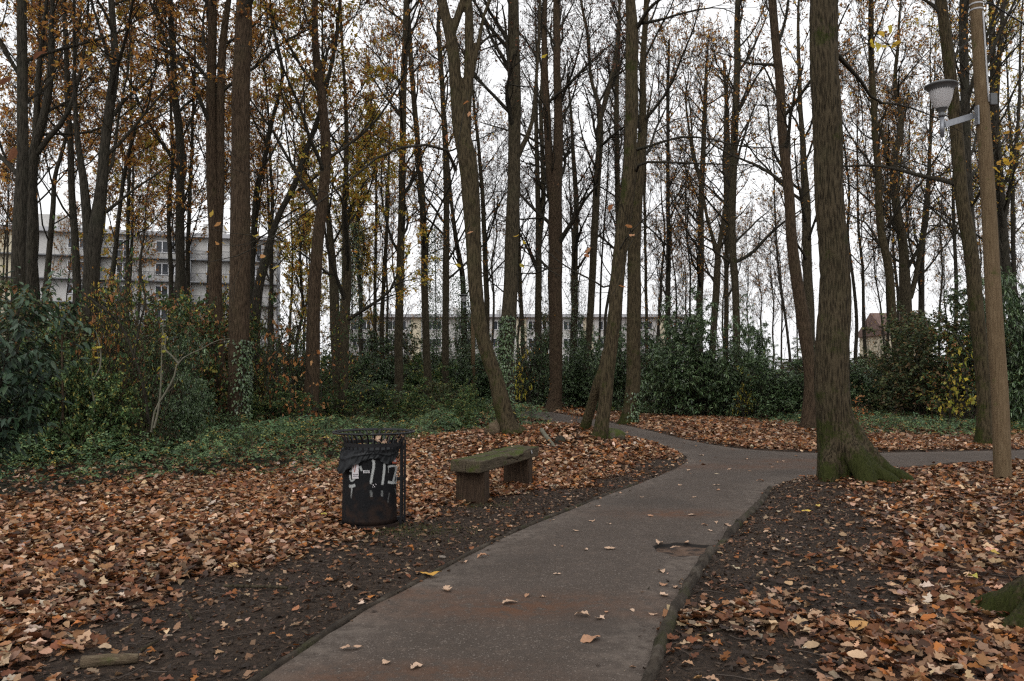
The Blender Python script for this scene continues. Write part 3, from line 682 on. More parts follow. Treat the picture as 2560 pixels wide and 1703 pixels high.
def remeshed(V, Qd, voxel, mt, name, fis=.012, seed=0, extra=None):
    me = bpy.data.meshes.new('tmp'); me.from_pydata([tuple(v) for v in V], [], [tuple(q) for q in Qd]); me.update()
    o = bpy.data.objects.new('tmp', me); COL.objects.link(o)
    bmm = bmesh.new(); bmm.from_mesh(me); bmesh.ops.holes_fill(bmm, edges=bmm.edges[:], sides=0); bmm.to_mesh(me); bmm.free()
    md = o.modifiers.new('r', 'REMESH'); md.mode = 'VOXEL'; md.voxel_size = voxel
    sm = o.modifiers.new('s', 'SMOOTH'); sm.iterations = 4; sm.factor = .5
    dg = bpy.context.evaluated_depsgraph_get(); dg.update(); ev = o.evaluated_get(dg); m2 = bpy.data.meshes.new_from_object(ev)
    bpy.data.objects.remove(o); bpy.data.meshes.remove(me); m2.name = name
    n = len(m2.vertices); co = np.empty(n * 3, np.float32); m2.vertices.foreach_get('co', co); co = co.reshape(-1, 3)
    no = np.empty(n * 3, np.float32); m2.vertex_normals.foreach_get('vector', no); no = no.reshape(-1, 3)
    q = co * np.array([27, 27, 3.6]); q[:, 0] += 1.2 * noise3(co * 3.0, 3); q[:, 1] += 1.2 * noise3(co * 3.0, 4)
    f = 1 - np.abs(noise3(q, 11 + seed)) ; f = f**2
    f2 = noise3(co * np.array([4, 4, 1.4]), 12)
    co += no * (-(fis * 1.4) * f + (.010 + .016 * np.exp(-np.maximum(co[:, 2], 0) / .5)) * f2 + fis * .3 * noise3(co * np.array([45, 45, 14]), 13))[:, None]
    m2.vertices.foreach_set('co', co.ravel()); m2.materials.clear(); m2.materials.append(mt)
    m2.polygons.foreach_set('use_smooth', np.ones(len(m2.polygons), bool)); m2.update()
    return m2

def px_path(pts, D, zlow=-0.15, top=None, dD=0.0):
    """photo points (u, v, w) from the base up -> list of (x,y,z,r) standing at depth D"""
    out = []
    n = len(pts)
    for i, (u, v, w) in enumerate(pts):
        d = D + dD * i / max(1, n - 1); p = P(u, v, d); out.append((p[0], p[1], p[2], w / F * d / 2))
    a = np.array(out)
    # carry the foot down to the soil
    if a[0, 2] > zlow + .1:
        s = (a[0, :2] - a[1, :2]) / max(.3, a[1, 2] - a[0, 2]) if len(a) > 1 else np.zeros(2)
        s = np.clip(s, -.35, .35); f = a[0].copy(); h = a[0, 2] - zlow; f[:2] += s * h * .7; f[2] = zlow; f[3] *= 1.06; a = np.vstack([f, a])
    else: a[0, 2] = zlow
    if top is not None and a[-1, 2] < top - 1:
        s = (a[-1, :2] - a[-2, :2]) / (a[-1, 2] - a[-2, 2]); s = np.clip(s, -.12, .12); h = top - a[-1, 2]
        r0 = a[-1, 3]
        for k in (0.35, 0.7, 1.0):
            a = np.vstack([a, [a[-1, 0] + s[0] * h * .33 + rng.normal(0, .1), a[-1, 1] + s[1] * h * .33 + rng.normal(0, .1), a[-2, 2] if False else (top - h * (1 - k)), max(.02, r0 * (1 - .85 * k))]])
    return a
def branch_px(pts, D, D2=None, K2=12):
    D2 = D if D2 is None else D2; n = len(pts); a = []
    for i, (u, v, w) in enumerate(pts):
        d = D + (D2 - D) * i / (n - 1); p = P(u, v, d); a.append((*p, w / F * d / 2))
    c = catmull(a, K2); return c[:, :3], np.maximum(c[:, 3], .003)

def tree(label, D, pts, top=21, bark='bark', palette='rust', leafn=3, leaf_size=.115, nl=18, start=.28, llen=4.2, forks=(), limbs=(), flare=.35, S=14, remesh=0, frac=.5, group=None, lv4=True, roots=(), dD=0, name='oak_tree', bark_crown='bark_dark', fis=.010, seed=None, lump=.05, zlow=None, ang=.62, crown=True):
    seed = (len(bpy.data.objects) * 7) % 50 if seed is None else seed
    D = float(D)
    base = P(pts[0][0], pts[0][1], D)
    if zlow is None: zlow = gz1(base[0], D) - .12
    a = px_path(pts, D, zlow, top, dD)
    V, Qd, Pn, R = trunk_geo(a, n=70 if remesh == 0 else 110, S=S if not remesh else 32, seed=seed, flare=flare, lump=lump)
    root = empty(name, (float(Pn[0, 0]), float(Pn[0, 1]), float(zlow)), label, 'tree', group)
    off = np.array([Pn[0, 0], Pn[0, 1], zlow])
    Vs = [V]; Qs = [Qd]; o = len(V); fk = []
    for fp in forks:
        c = px_path(list(fp), D, -99, top - 1.5) if len(fp[0]) == 3 else None
        c = c[1:] if c[0, 2] < -50 else c
        c = catmull(c, 26); v, q = tubes(c[None, :, :3], np.maximum(c[None, :, 3], .012), S if not remesh else 20); Vs.append(v); Qs.append(q + o); o += len(v); fk.append((c[:, :3], c[:, 3]))
    for rp in roots:
        c = catmull(rp, 22); v, q = tubes(c[None, :, :3], c[None, :, 3], 16); Vs.append(v); Qs.append(q + o); o += len(v)
    ex = None
    if limbs:
        LP = []; LR = []
        for lb in limbs:
            b_, r_ = branch_px(lb[0], lb[1], lb[2] if len(lb) > 2 else None); LP.append(b_); LR.append(r_)
        ex = (np.stack(LP) - off, np.stack(LR))
    V = np.concatenate(Vs) - off; Qd = np.concatenate(Qs)
    if remesh: tm = remeshed(V, Qd, remesh, M[bark], 'trunk', fis, seed)
    else:
        tm = new_mesh('trunk', V, quads=Qd, mats=[M[bark]], smooth=True)
    link('trunk', tm, root)
    if crown:
        cm = crown_mesh('crown', Pn - off, R, top, start, nl, llen, bark_crown, palette, leafn, leaf_size, lv4, frac, extra=ex, ang=ang)
        link('crown', cm, root)
        for j, (fp, fr) in enumerate(fk):
            cm = crown_mesh('crown', fp - off, fr, top, .25, max(5, nl // 2), llen * .8, bark_crown, palette, leafn, leaf_size, False, frac, ang=ang)
            link('crown', cm, root)
    return root

# ---- the big mossy oak on the right of the path
gR = G(2087, 1203)
bx, by = float(gR[0]), 12.1
roots = [[(bx, by, 1.1, .20), (bx + .22, by - .10, .62, .19), (bx + .46, by - .20, .33, .15), (bx + .64, by - .26, .19, .12), (bx + .82, by - .42, .10, .10), (bx + .92, by - .62, -.08, .07)],
         [(bx, by - .1, .75, .18), (bx + .16, by - .34, .36, .17), (bx + .22, by - .50, .10, .15), (bx + .16, by - .62, -.10, .10)],
         [(bx, by, .8, .18), (bx - .16, by - .16, .34, .17), (bx - .26, by - .30, .05, .14), (bx - .32, by - .42, -.12, .10)],
         [(bx, by, .7, .18), (bx + .25, by + .3, .25, .17), (bx + .5, by + .7, .0, .1)],
         [(bx + .05, by - .2, .7, .12), (bx + .40, by - .42, .20, .12), (bx + .60, by - .62, .05, .09), (bx + .70, by - .78, -.1, .07)]]
tree('big oak with furrowed bark and moss on its spreading roots beside the path fork', 12.1,
     [(2094, 1196, 96), (2090, 1110, 90), (2084, 1040, 86), (2078, 983, 85), (2078, 868, 83), (2083, 780, 80), (2086, 700, 76), (2084, 600, 74), (2077, 494, 72), (2069, 329, 72), (2060, 165, 72), (2060, 0, 70)],
     top=22, bark='bark_big', palette='brown', leafn=1, nl=14, start=.5, llen=5, remesh=.018, flare=.05, roots=roots, fis=.011, seed=3, lump=.04,
     limbs=[([(2075, 118, 15), (2100, 145, 13), (2150, 200, 9), (2185, 250, 7), (2250, 262, 5), (2330, 290, 3), (2420, 340, 1)], 12.1, 14)])
# ---- near tree just outside the frame, its mossy foot reaches in
gN = G(2790, 1585); nx0, ny0 = float(gN[0]), float(gN[1])
rt = lambda dx, dy, r: [(nx0, ny0, .66, .27), (nx0 + dx * .35, ny0 + dy * .35, .29, .19), (nx0 + dx * .7, ny0 + dy * .7, .08, .14), (nx0 + dx, ny0 + dy, -.02, .10), (nx0 + dx * 1.12, ny0 + dy * 1.12, -.14, .07)]
tree('dark mossy tree foot poking into the bottom right corner of the picture', ny0,
     [(2790, 1560, 240), (2785, 1000, 230), (2780, 300, 200)], top=20, bark='bark_moss', palette='brown', leafn=1, nl=8, start=.6, remesh=.022, flare=.02,
     roots=[rt(-.72, -.05, .1), rt(-.5, -.5, .1), rt(-.62, .42, .1), rt(.3, -.6, .1)], seed=5, fis=.014)
# ---- leaning forked tree behind the bench
tree('leaning tree behind the bench, its trunk splitting into several mossy forks', 17.3,
     [(1284, 1130, 66), (1272, 1075, 50), (1251, 1001, 42), (1238, 945, 39), (1225, 906, 38), (1210, 850, 36), (1197, 791, 36), (1188, 715, 38), (1181, 600, 41), (1176, 500, 45), (1168, 400, 48), (1152, 320, 42), (1139, 219, 31), (1128, 110, 30), (1108, 20, 26), (1096, -60, 24)],
     top=22, bark='bark_moss', palette='brown', leafn=1, nl=12, start=.5, llen=3.6, remesh=.020, flare=.18, seed=9, fis=.007,
     forks=[[(1163, 380, 32), (1165, 300, 30), (1166, 247, 30), (1173, 165, 24), (1173, 80, 24), (1172, 0, 18)],
            [(1168, 270, 22), (1178, 180, 17), (1195, 120, 13), (1204, 55, 11), (1226, 0, 9)],
            [(1128, 90, 20), (1145, 40, 20), (1158, 0, 18)]],
     limbs=[([(1140, 425, 10), (1128, 388, 9), (1113, 373, 8), (1080, 364, 7.5), (1042, 363, 7), (960, 384, 6), (900, 430, 5.5), (852, 466, 5), (770, 527, 4.5), (686, 592, 3.5), (620, 631, 3), (510, 658, 1.6)], 17.3, 14.5),
            ([(1192, 120, 7), (1215, 98, 6), (1240, 86, 4), (1262, 92, 2)], 17.3)])
# ---- double leaning tree by the path
tree('leaning twin stemmed tree beside the mossy boulder at the path bend', 16.9,
     [(1488, 1130, 46), (1496, 1095, 40), (1505, 1050, 35), (1512, 1001, 34), (1517, 937, 36), (1524, 880, 36), (1531, 820, 34), (1539, 746, 34), (1550, 650, 36), (1562, 548, 38), (1572, 440, 36), (1577, 329, 33), (1579, 200, 34), (1580, 80, 32), (1574, 0, 28), (1570, -60, 24)],
     top=20, bark='bark_moss', palette='brown', leafn=1, nl=12, start=.55, llen=4, remesh=.020, flare=.10, seed=14, fis=.007,
     roots=[[(*P(1452, 1098, 17.6), .10), (*P(1466, 1060, 17.5), .115), (*P(1480, 1010, 17.3), .115), (*P(1493, 965, 17.1), .12), (*P(1510, 920, 17.0), .13), (*P(1520, 880, 16.9), .13)]],
     limbs=[([(1545, 690, 5), (1520, 720, 5), (1480, 700, 4.5), (1430, 675, 4), (1380, 640, 3), (1350, 610, 2), (1300, 600, 1)], 16.9),
            ([(1590, 75, 12), (1625, 20, 9), (1680, -20, 6), (1750, -60, 3)], 16.9, 15.5),
            ([(1594, 60, 9), (1650, 50, 7), (1720, 30, 5), (1800, 20, 3), (1880, 60, 1.5)], 16.9, 15.0),
            ([(1540, 640, 5), (1570, 590, 4), (1640, 520, 3), (1700, 470, 2), (1760, 430, 1)], 16.9, 15.5),
            ([(1590, 430, 8), (1600, 410, 7), (1690, 407, 6), (1790, 410, 4), (1880, 410, 2.5), (1960, 380, 1.5)], 16.9, 15.0),
            ([(1588, 375, 9), (1625, 365, 7), (1700, 343, 6), (1760, 345, 5), (1850, 365, 4), (1950, 368, 2), (2040, 350, 1)], 16.9, 15.5)])

TT = []   # (label, D, pts, options)
def T_(label, D, pts, **k): TT.append((label, D, pts, k))
T_('tall straight oak left of the path bend with moss low on its trunk', 26.5, [(1570, 1062, 40), (1575, 1033, 35), (1581, 969, 36), (1584, 873, 35), (1585, 746, 35), (1586, 650, 34), (1592, 494, 30), (1600, 400, 26), (1605, 329, 21), (1607, 165, 16), (1615, 0, 14)], bark='bark_moss', leafn=1, palette='brown', start=.4)
T_('stout straight trunk rising from the leaf bank right of the far lamp post', 36, [(1383, 1026, 42), (1387, 1001, 36), (1390, 873, 33), (1389, 713, 34), (1389, 494, 33), (1395, 329, 24), (1393, 165, 19), (1392, 0, 15)], leafn=1, palette='brown', bark='bark_red',
   forks=[[(1390, 560, 20), (1376, 450, 20), (1368, 300, 19), (1362, 165, 16), (1361, 60, 13), (1363, 0, 11)]])
T_('thick trunk wrapped with ivy low down, just right of the leaning forked tree', 26, [(1267, 1012, 36), (1265, 969, 33), (1265, 873, 40), (1272, 790, 38), (1276, 730, 36), (1282, 548, 34), (1286, 384, 31), (1287, 219, 33), (1285, 60, 29), (1284, 0, 27)], leafn=1, palette='brown', start=.45,
   forks=[[(1293, 395, 14), (1308, 362, 13), (1327, 318, 11), (1335, 270, 9), (1338, 230, 8), (1345, 137, 8), (1350, 0, 6)]])
T_('forking slim tree between the two stout trunks of the middle distance', 42, [(1462, 985, 20), (1468, 905, 17), (1475, 809, 17), (1482, 658, 18), (1493, 439, 18), (1500, 300, 15), (1495, 255, 12), (1481, 208, 9), (1470, 99, 8), (1453, 0, 7)], leafn=1, palette='brown', start=.5,
   forks=[[(1500, 300, 12), (1510, 265, 13), (1519, 230, 14), (1534, 175, 11), (1541, 120, 9), (1550, 0, 7)]])
T_('ivy clad pale stem left of the forking slim tree', 46, [(1433, 960, 18), (1435, 820, 17), (1437, 650, 16), (1440, 494, 13), (1431, 356, 9), (1425, 250, 6)], leafn=1, palette='brown', top=21)
T_('slim trunk hidden behind the leaning twin stems', 45, [(1545, 1000, 21), (1543, 975, 19), (1545, 873, 18), (1547, 600, 16), (1544, 439, 13), (1541, 219, 12), (1549, 55, 9)], leafn=1, palette='brown')
T_('twin pencil thin stems left of the stout trunk on the leaf bank', 42, [(1346, 990, 19), (1346, 768, 17), (1346, 548, 15), (1342, 384, 11), (1340, 250, 9)], leafn=0, palette='brown', top=22,
   forks=[[(1345, 640, 12), (1358, 500, 12), (1356, 384, 11), (1352, 250, 9)]])
T_('very thin pole like tree right of the tall straight oak', 50, [(1618, 985, 9), (1617, 830, 8), (1613, 600, 7), (1612, 430, 7), (1618, 300, 6)], leafn=1, palette='brown', top=22)
T_('dark slim trunk above the left end of the laurel bank', 46, [(1669, 980, 14), (1669, 830, 13), (1671, 600, 12), (1670, 494, 10), (1670, 219, 8), (1672, 100, 6)], leafn=1, palette='rust', bark='bark_dark')
T_('slightly crooked grey trunk above the laurel bank', 44, [(1748, 990, 18), (1748, 830, 17), (1753, 600, 15), (1752, 521, 14), (1760, 329, 12), (1765, 200, 9)], leafn=1, palette='rust',
   forks=[[(1757, 470, 9), (1735, 400, 8), (1722, 320, 6), (1716, 220, 4)]])
T_('tree dividing into a wide Y above the laurel bank', 41, [(1778, 990, 18), (1783, 830, 17), (1793, 676, 17), (1794, 640, 15), (1783, 600, 10), (1768, 548, 8), (1755, 470, 7), (1735, 380, 5)], leafn=4, palette='rust', top=20,
   forks=[[(1794, 645, 12), (1802, 590, 12), (1810, 548, 11), (1813, 384, 10), (1816, 250, 8)]])
T_('thin trunk close left of the mossy straight one behind the laurels', 50, [(1815, 980, 13), (1815, 830, 12), (1818, 600, 11), (1822, 400, 9), (1810, 150, 7)], leafn=1, palette='rust')
T_('straight pale trunk rising out of the laurels with a long low bough', 35, [(1848, 1010, 21), (1846, 983, 20), (1840, 753, 18), (1831, 600, 19), (1834, 384, 19), (1841, 219, 17), (1845, 0, 12)], leafn=4, palette='rust', bark='bark',
   limbs=[([(1840, 655, 10), (1870, 640, 9), (1920, 590, 7), (1960, 555, 5), (2010, 520, 3), (2060, 480, 2)], 35)])
T_('leaning reddish trunk close behind the big mossy oak', 23, [(2022, 1082, 36), (2022, 1050, 33), (2023, 944, 28), (2013, 830, 32), (1994, 715, 29), (1986, 650, 28), (1973, 494, 25), (1957, 329, 24), (1946, 165, 21), (1932, 0, 20)], leafn=1, palette='rust', bark='bark_red', bark_crown='bark_dark')
T_('straight grey trunk between the leaning reddish trunk and the big oak', 33, [(2030, 1000, 24), (2023, 753, 22), (2017, 600, 22), (2015, 500, 21), (2008, 384, 15), (1998, 200, 10), (1995, 60, 7)], leafn=4, palette='rust')
T_('gently curved trunk in front of the brown shrub right of the big oak', 32, [(2262, 1040, 22), (2255, 1020, 20), (2243, 906, 19), (2232, 791, 19), (2215, 638, 20), (2207, 603, 19), (2196, 439, 17), (2185, 274, 15), (2178, 150, 14), (2177, 0, 12)], leafn=4, palette='rust', bark='bark_moss')
T_('knotty tree with contorted boughs right of the big oak', 37, [(2268, 980, 30), (2266, 800, 28), (2262, 720, 27), (2256, 603, 22), (2242, 521, 20), (2236, 440, 20), (2237, 400, 17), (2252, 330, 15), (2252, 290, 13), (2238, 219, 10), (2245, 100, 7)], leafn=4, palette='rust',
   forks=[[(2275, 745, 14), (2290, 690, 12), (2298, 640, 12), (2315, 560, 10), (2322, 470, 9), (2325, 380, 6)], [(2236, 440, 12), (2218, 395, 13), (2210, 350, 11), (2195, 310, 8), (2180, 290, 5)]])
T_('slim dark stem between the knotty tree and the lamp post', 45, [(2300, 990, 15), (2303, 770, 14), (2306, 603, 13), (2320, 466, 10), (2330, 300, 7)], leafn=4, palette='rust', bark='bark_dark')
T_('dark straight trunk with a mossy foot just left of the lamp post', 18.2, [(2460, 1118, 42), (2460, 1059, 34), (2453, 906, 33), (2438, 753, 34), (2424, 620, 33), (2406, 494, 31), (2393, 329, 30), (2375, 165, 28), (2353, 0, 26)], leafn=1, palette='rust', bark='bark_moss', bark_crown='bark_dark')
T_('trunk half hidden behind the lamp arm', 26, [(2448, 1000, 27), (2440, 750, 25), (2428, 600, 24), (2420, 494, 24), (2413, 274, 22), (2410, 0, 20)], leafn=1, palette='rust', bark='bark_dark')
T_('dark trunk directly right of the lamp post', 33, [(2512, 1010, 22), (2502, 800, 20), (2496, 600, 18), (2488, 400, 17), (2482, 165, 15), (2476, 0, 12)], leafn=2, palette='ochre', bark='bark_dark')
T_('second dark trunk right of the lamp post, curving outwards', 31, [(2550, 1020, 22), (2540, 868, 20), (2527, 753, 19), (2511, 600, 19), (2504, 494, 17), (2490, 274, 14), (2500, 120, 11), (2510, 0, 9)], leafn=3, palette='ochre', bark='bark_dark',
   forks=[[(2508, 560, 12), (2525, 470, 11), (2538, 380, 9), (2548, 260, 7)]])
T_('thin stem near the right edge of the wood', 41, [(2545, 990, 12), (2540, 800, 11), (2532, 600, 10), (2530, 400, 8)], leafn=3, palette='ochre', bark='bark_dark')
T_('round straight trunk among the shrubs left of the leaning forked tree', 38, [(1113, 990, 20), (1113, 823, 17), (1116, 603, 16), (1113, 384, 13), (1105, 219, 12), (1097, 55, 10)], leafn=4, palette='rust')
T_('dark trunk second left of the leaning forked tree', 35, [(1070, 985, 22), (1068, 930, 20), (1063, 768, 18), (1056, 494, 16), (1046, 380, 14), (1036, 274, 13), (1022, 60, 12), (1018, 0, 11)], leafn=4, palette='rust', bark='bark')
T_('straight mid grey trunk standing above the black bin', 33, [(996, 985, 23), (996, 906, 21), (998, 768, 21), (1004, 560, 19), (1007, 400, 17), (1009, 219, 16), (1017, 0, 15)], leafn=4, palette='rust', bark='bark')
T_('slender sapling trunk left of the straight trunk above the bin', 42, [(957, 960, 12), (955, 790, 11), (960, 690, 10), (967, 580, 9), (968, 500, 7), (972, 400, 5)], leafn=4, palette='rust', top=21)
T_('thinnest upright stem above the left side of the bin', 44, [(938, 960, 9), (938, 780, 9), (940, 600, 7), (941, 480, 6)], leafn=4, palette='rust', top=20)
T_('trunk hung with ochre leaves left of the bin', 27, [(856, 1010, 26), (858, 900, 24), (862, 790, 24), (868, 640, 21), (862, 548, 16), (866, 400, 12), (866, 329, 11), (860, 180, 8), (852, 0, 7)], leafn=7, palette='ochre', frac=.7, start=.14, llen=3.4, nl=22)
T_('bowed trunk crossing behind the ochre leaved one', 30, [(846, 1000, 28), (842, 900, 26), (836, 790, 25), (833, 690, 22), (826, 600, 17), (817, 494, 12), (812, 330, 9), (806, 150, 6)], leafn=4, palette='ochre', frac=.6, start=.25, llen=3)
T_('pair of stems grown together, ivy at the foot, left of the ochre leaved tree', 23, [(776, 1020, 40), (782, 906, 36), (784, 800, 34), (790, 676, 30), (793, 610, 29), (806, 500, 27), (813, 420, 27), (812, 330, 25), (805, 247, 22), (792, 160, 21), (788, 110, 18), (786, 0, 15)], leafn=4, palette='rust', bark='bark_red', start=.3,
   limbs=[([(800, 230, 8), (815, 200, 6), (828, 160, 5), (838, 110, 4), (845, 60, 3)], 23)])
T_('dark tree leaning strongly to the right in front of the apartment corner', 25, [(632, 900, 26), (640, 780, 25), (650, 702, 23), (668, 630, 21), (680, 581, 17), (706, 520, 15), (730, 477, 15), (752, 420, 14), (768, 373, 14), (793, 307, 12), (818, 210, 10), (839, 110, 9), (850, 0, 7)], leafn=4, palette='rust', bark='bark_dark', top=21)
T_('thin wavy dark tree beside the apartment corner', 31, [(628, 960, 17), (628, 800, 16), (631, 658, 15), (636, 560, 15), (641, 480, 14), (658, 411, 13), (680, 300, 11), (695, 245, 9), (706, 187, 9), (694, 110, 8), (680, 55, 8), (676, 0, 6)], leafn=4, palette='rust', bark='bark_dark',
   forks=[[(700, 230, 7), (715, 260, 5), (728, 300, 4)]])
T_('very thin upright stem at the apartment corner', 37, [(680, 960, 12), (679, 800, 11), (678, 640, 10), (680, 500, 9), (676, 400, 7)], leafn=4, palette='rust', bark='bark_dark', top=20)
T_('tall straight red brown trunk, ivy on its right side, in the left third', 20.3, [(593, 1048, 52), (594, 960, 48), (597, 823, 50), (600, 640, 49), (601, 494, 47), (602, 360, 45), (603, 219, 43), (608, 100, 42), (612, 0, 40)], bark='bark_red', leafn=4, palette='rust', start=.5, flare=.2, S=24)
T_('thick twin trunk immediately left of the tall red brown one', 22, [(548, 1050, 33), (545, 930, 33), (541, 800, 33), (539, 676, 32), (534, 500, 32), (530, 329, 28), (529, 160, 24), (530, 0, 21)], bark='bark_red', leafn=4, palette='rust', start=.4,
   forks=[[(545, 600, 20), (551, 480, 20), (551, 360, 20), (553, 190, 20), (560, 80, 18), (572, 0, 13)]])
T_('slim dark trunk bending at mid height in front of the pale windows', 27, [(452, 1000, 27), (451, 800, 25), (451, 650, 22), (450, 494, 20), (450, 380, 20), (447, 329, 19), (438, 250, 17), (434, 192, 15), (430, 90, 14), (426, 0, 13)], leafn=4, palette='rust', bark='bark_dark')
T_('thin dark stem left of the bending trunk', 34, [(426, 960, 12), (426, 650, 11), (422, 560, 10), (423, 494, 10), (432, 400, 9), (430, 329, 8), (427, 250, 6)], leafn=4, palette='rust', bark='bark_dark', top=21)
T_('thin dark stem right of the bending trunk', 35, [(470, 960, 13), (470, 680, 11), (472, 560, 10), (474, 494, 9), (480, 380, 8), (482, 300, 7)], leafn=4, palette='rust', bark='bark_dark', top=21)
T_('heavy dark trunk with a low fork in the left part of the wood', 18.5, [(212, 1040, 43), (222, 820, 40), (230, 658, 37), (240, 560, 33), (250, 494, 29), (262, 384, 24), (272, 300, 23), (278, 247, 23), (288, 170, 21), (284, 90, 16), (277, 0, 15)], leafn=4, palette='rust', bark='bark_dark',
   forks=[[(226, 640, 24), (219, 560, 23), (213, 494, 22), (205, 420, 17), (195, 360, 13), (188, 270, 10), (186, 150, 8)]],
   limbs=[([(285, 290, 10), (300, 262, 9), (330, 235, 7), (370, 200, 5), (390, 170, 3)], 18.5), ([(265, 530, 10), (290, 510, 8), (340, 470, 6), (400, 430, 4), (440, 400, 2)], 18.5)])
T_('grey upright trunk between the forked ones at far left', 24, [(190, 1000, 22), (190, 700, 19), (181, 494, 16), (175, 380, 15), (170, 274, 14), (166, 160, 12), (162, 60, 11), (160, 0, 10)], leafn=4, palette='rust', bark='bark_dark')
T_('many forked dark tree beside the leftmost thick trunk', 21, [(72, 1000, 26), (74, 850, 24), (76, 720, 23), (77, 560, 23), (78, 450, 23), (86, 370, 23), (104, 300, 21), (116, 250, 19), (127, 165, 15), (128, 60, 12), (130, 0, 10)], leafn=6, palette='rust', bark='bark_dark',
   forks=[[(84, 400, 16), (90, 310, 15), (94, 230, 14), (98, 160, 12), (110, 60, 9)], [(92, 385, 14), (125, 340, 13), (160, 300, 12), (185, 240, 9), (205, 160, 6)]])
T_('leftmost thick trunk rising behind the glossy laurel', 17, [(44, 1000, 34), (46, 800, 34), (46, 702, 33), (50, 560, 31), (53, 494, 30), (58, 400, 27), (59, 329, 26), (57, 165, 24), (54, 0, 22)], leafn=4, palette='rust', bark='bark_dark')
T_('curved dark stem third from the left edge', 28, [(98, 960, 18), (92, 800, 18), (88, 700, 17), (83, 600, 16), (84, 480, 13), (88, 380, 9)], leafn=4, palette='rust', bark='bark_dark', top=22)
T_('leaning dark stem fourth from the left edge', 27, [(105, 960, 17), (110, 760, 16), (116, 700, 15), (125, 600, 13), (132, 520, 12), (140, 440, 10), (155, 384, 9), (175, 250, 7)], leafn=4, palette='rust', bark='bark_dark', top=20)
T_('thin branching tree in front of the balcony row', 27, [(262, 960, 14), (270, 800, 13), (280, 690, 12), (290, 600, 11), (299, 521, 10), (315, 411, 9), (329, 356, 8), (352, 290, 6), (378, 219, 5)], leafn=6, palette='rust', bark='bark_dark', top=21, llen=2.8, start=.25)
T_('pencil thin stem among orange leaves left of the bending trunk', 33, [(318, 960, 11), (318, 680, 9), (322, 494, 8), (328, 350, 6)], leafn=7, palette='ochre', bark='bark_dark', top=22, start=.25, llen=2.8)
T_('slim trunk right of the ivy wrapped thick trunk', 44, [(1307, 980, 11), (1306, 810, 10), (1300, 690, 9), (1296, 560, 7)], leafn=1, palette='brown', top=20)
T_('grey trunk seen between the leaning forked tree and the ivy wrapped one', 42, [(1218, 980, 17), (1217, 768, 14), (1211, 600, 12), (1208, 521, 11), (1200, 400, 9)], leafn=1, palette='brown', top=22)
T_('slim bare stem close behind the fork of the leaning tree', 44, [(1168, 985, 16), (1160, 800, 14), (1155, 685, 13), (1140, 600, 11), (1130, 520, 9), (1120, 400, 6)], leafn=1, palette='brown', top=20)
for lab, D, pts, k in TT:
    u0_ = pts[0][0]
    if u0_ > 1600 and k.get('palette') == 'rust': k['leafn'] = min(k['leafn'], 2)
    elif 880 < u0_ <= 1600: k['leafn'] = min(k['leafn'], 2 if u0_ < 1130 else 1)
    k.setdefault('top', 21); k.setdefault('lv4', True)
    tree(lab, D, pts, **k)

# ---- background wood: shared crowns, individual trees
def bg_proto(kind, seed, H, leafn, palette, frac):
    global rng
    rng = np.random.default_rng(900 + seed)
    n = 9; z = np.linspace(-.15, H, n); wx = np.cumsum(rng.normal(0, .2, n)); wy = np.cumsum(rng.normal(0, .2, n)); r = np.interp(z, [0, H * .5, H], [.13, .085, .015])
    V, Qd, Pn, R = trunk_geo(np.c_[wx - wx[0], wy - wy[0], z, r], n=40, S=8, seed=seed)
    tm = new_mesh('trunk', V, quads=Qd, mats=[M['bark_far']], smooth=True)
    cm = crown_mesh('crown', Pn, R, H, (.45 if kind == 'rust' else .24) + .08 * (seed % 3), 20, H * .2, 'bark_far', palette, leafn, .13, True, frac, ang=.5, up=.8, rmin=.008)
    return tm, cm
BG = {'bare': [bg_proto('bare', s, 20 + 2 * (s % 3), 1, 'brown', .25) for s in range(3)],
      'rust': [bg_proto('rust', 10 + s, 18 + 2 * (s % 3), 4, 'rust', .45) for s in range(4)],
      'thinrust': [bg_proto('thinrust', 20 + s, 18 + 2 * (s % 3), 2, 'rust', .28) for s in range(3)],
      'ochre': [bg_proto('ochre', 30 + s, 13 + s, 4, 'ochre', .5) for s in range(2)]}
rng = np.random.default_rng(77)
zones = [(-90, 330, 'rust', 10, 'rusty trees before the left apartment windows', 'rusty trees at the far left', 32, 68),
         (330, 700, 'rust', 7, 'rusty trees before the apartment block corner', 'rusty trees before the apartment block', 34, 70),
         (700, 960, 'ochre', 6, 'yellowish trees right of the apartment block', 'yellowish trees right of the apartment block', 40, 70),
         (700, 1150, 'thinrust', 8, 'thin half bare trees before the low long building', 'half bare trees left of centre', 44, 85),
         (1150, 1620, 'bare', 8, 'thin bare trees far behind the path bend', 'bare trees behind the path bend', 50, 95),
         (1620, 2050, 'thinrust', 16, 'thin trees far behind the laurel bank', 'thin trees behind the laurel bank', 46, 95),
         (2120, 2650, 'thinrust', 21, 'thin trees far behind the tall brown green shrub', 'thin trees at the far right', 40, 95),
         (-500, -90, 'rust', 5, 'rusty trees beyond the left edge', 'trees beyond the left edge', 25, 60),
         (2650, 3050, 'thinrust', 5, 'thin rusty trees beyond the right edge', 'trees beyond the right edge', 25, 60)]
ORD = ['leftmost', 'second from the left', 'third from the left', 'fourth from the left', 'fifth from the left', 'sixth from the left', 'seventh from the left', 'eighth from the left', 'ninth from the left', 'tenth from the left', 'eleventh from the left', 'twelfth from the left', 'thirteenth from the left']
ORD += [w.replace('left', 'right') for w in ORD[::-1]]
ORD += ['extra'] * 20
def ordinal(i, n):
    return ORD[i] if i < (n + 1) // 2 else ORD[25 - (n - 1 - i)]
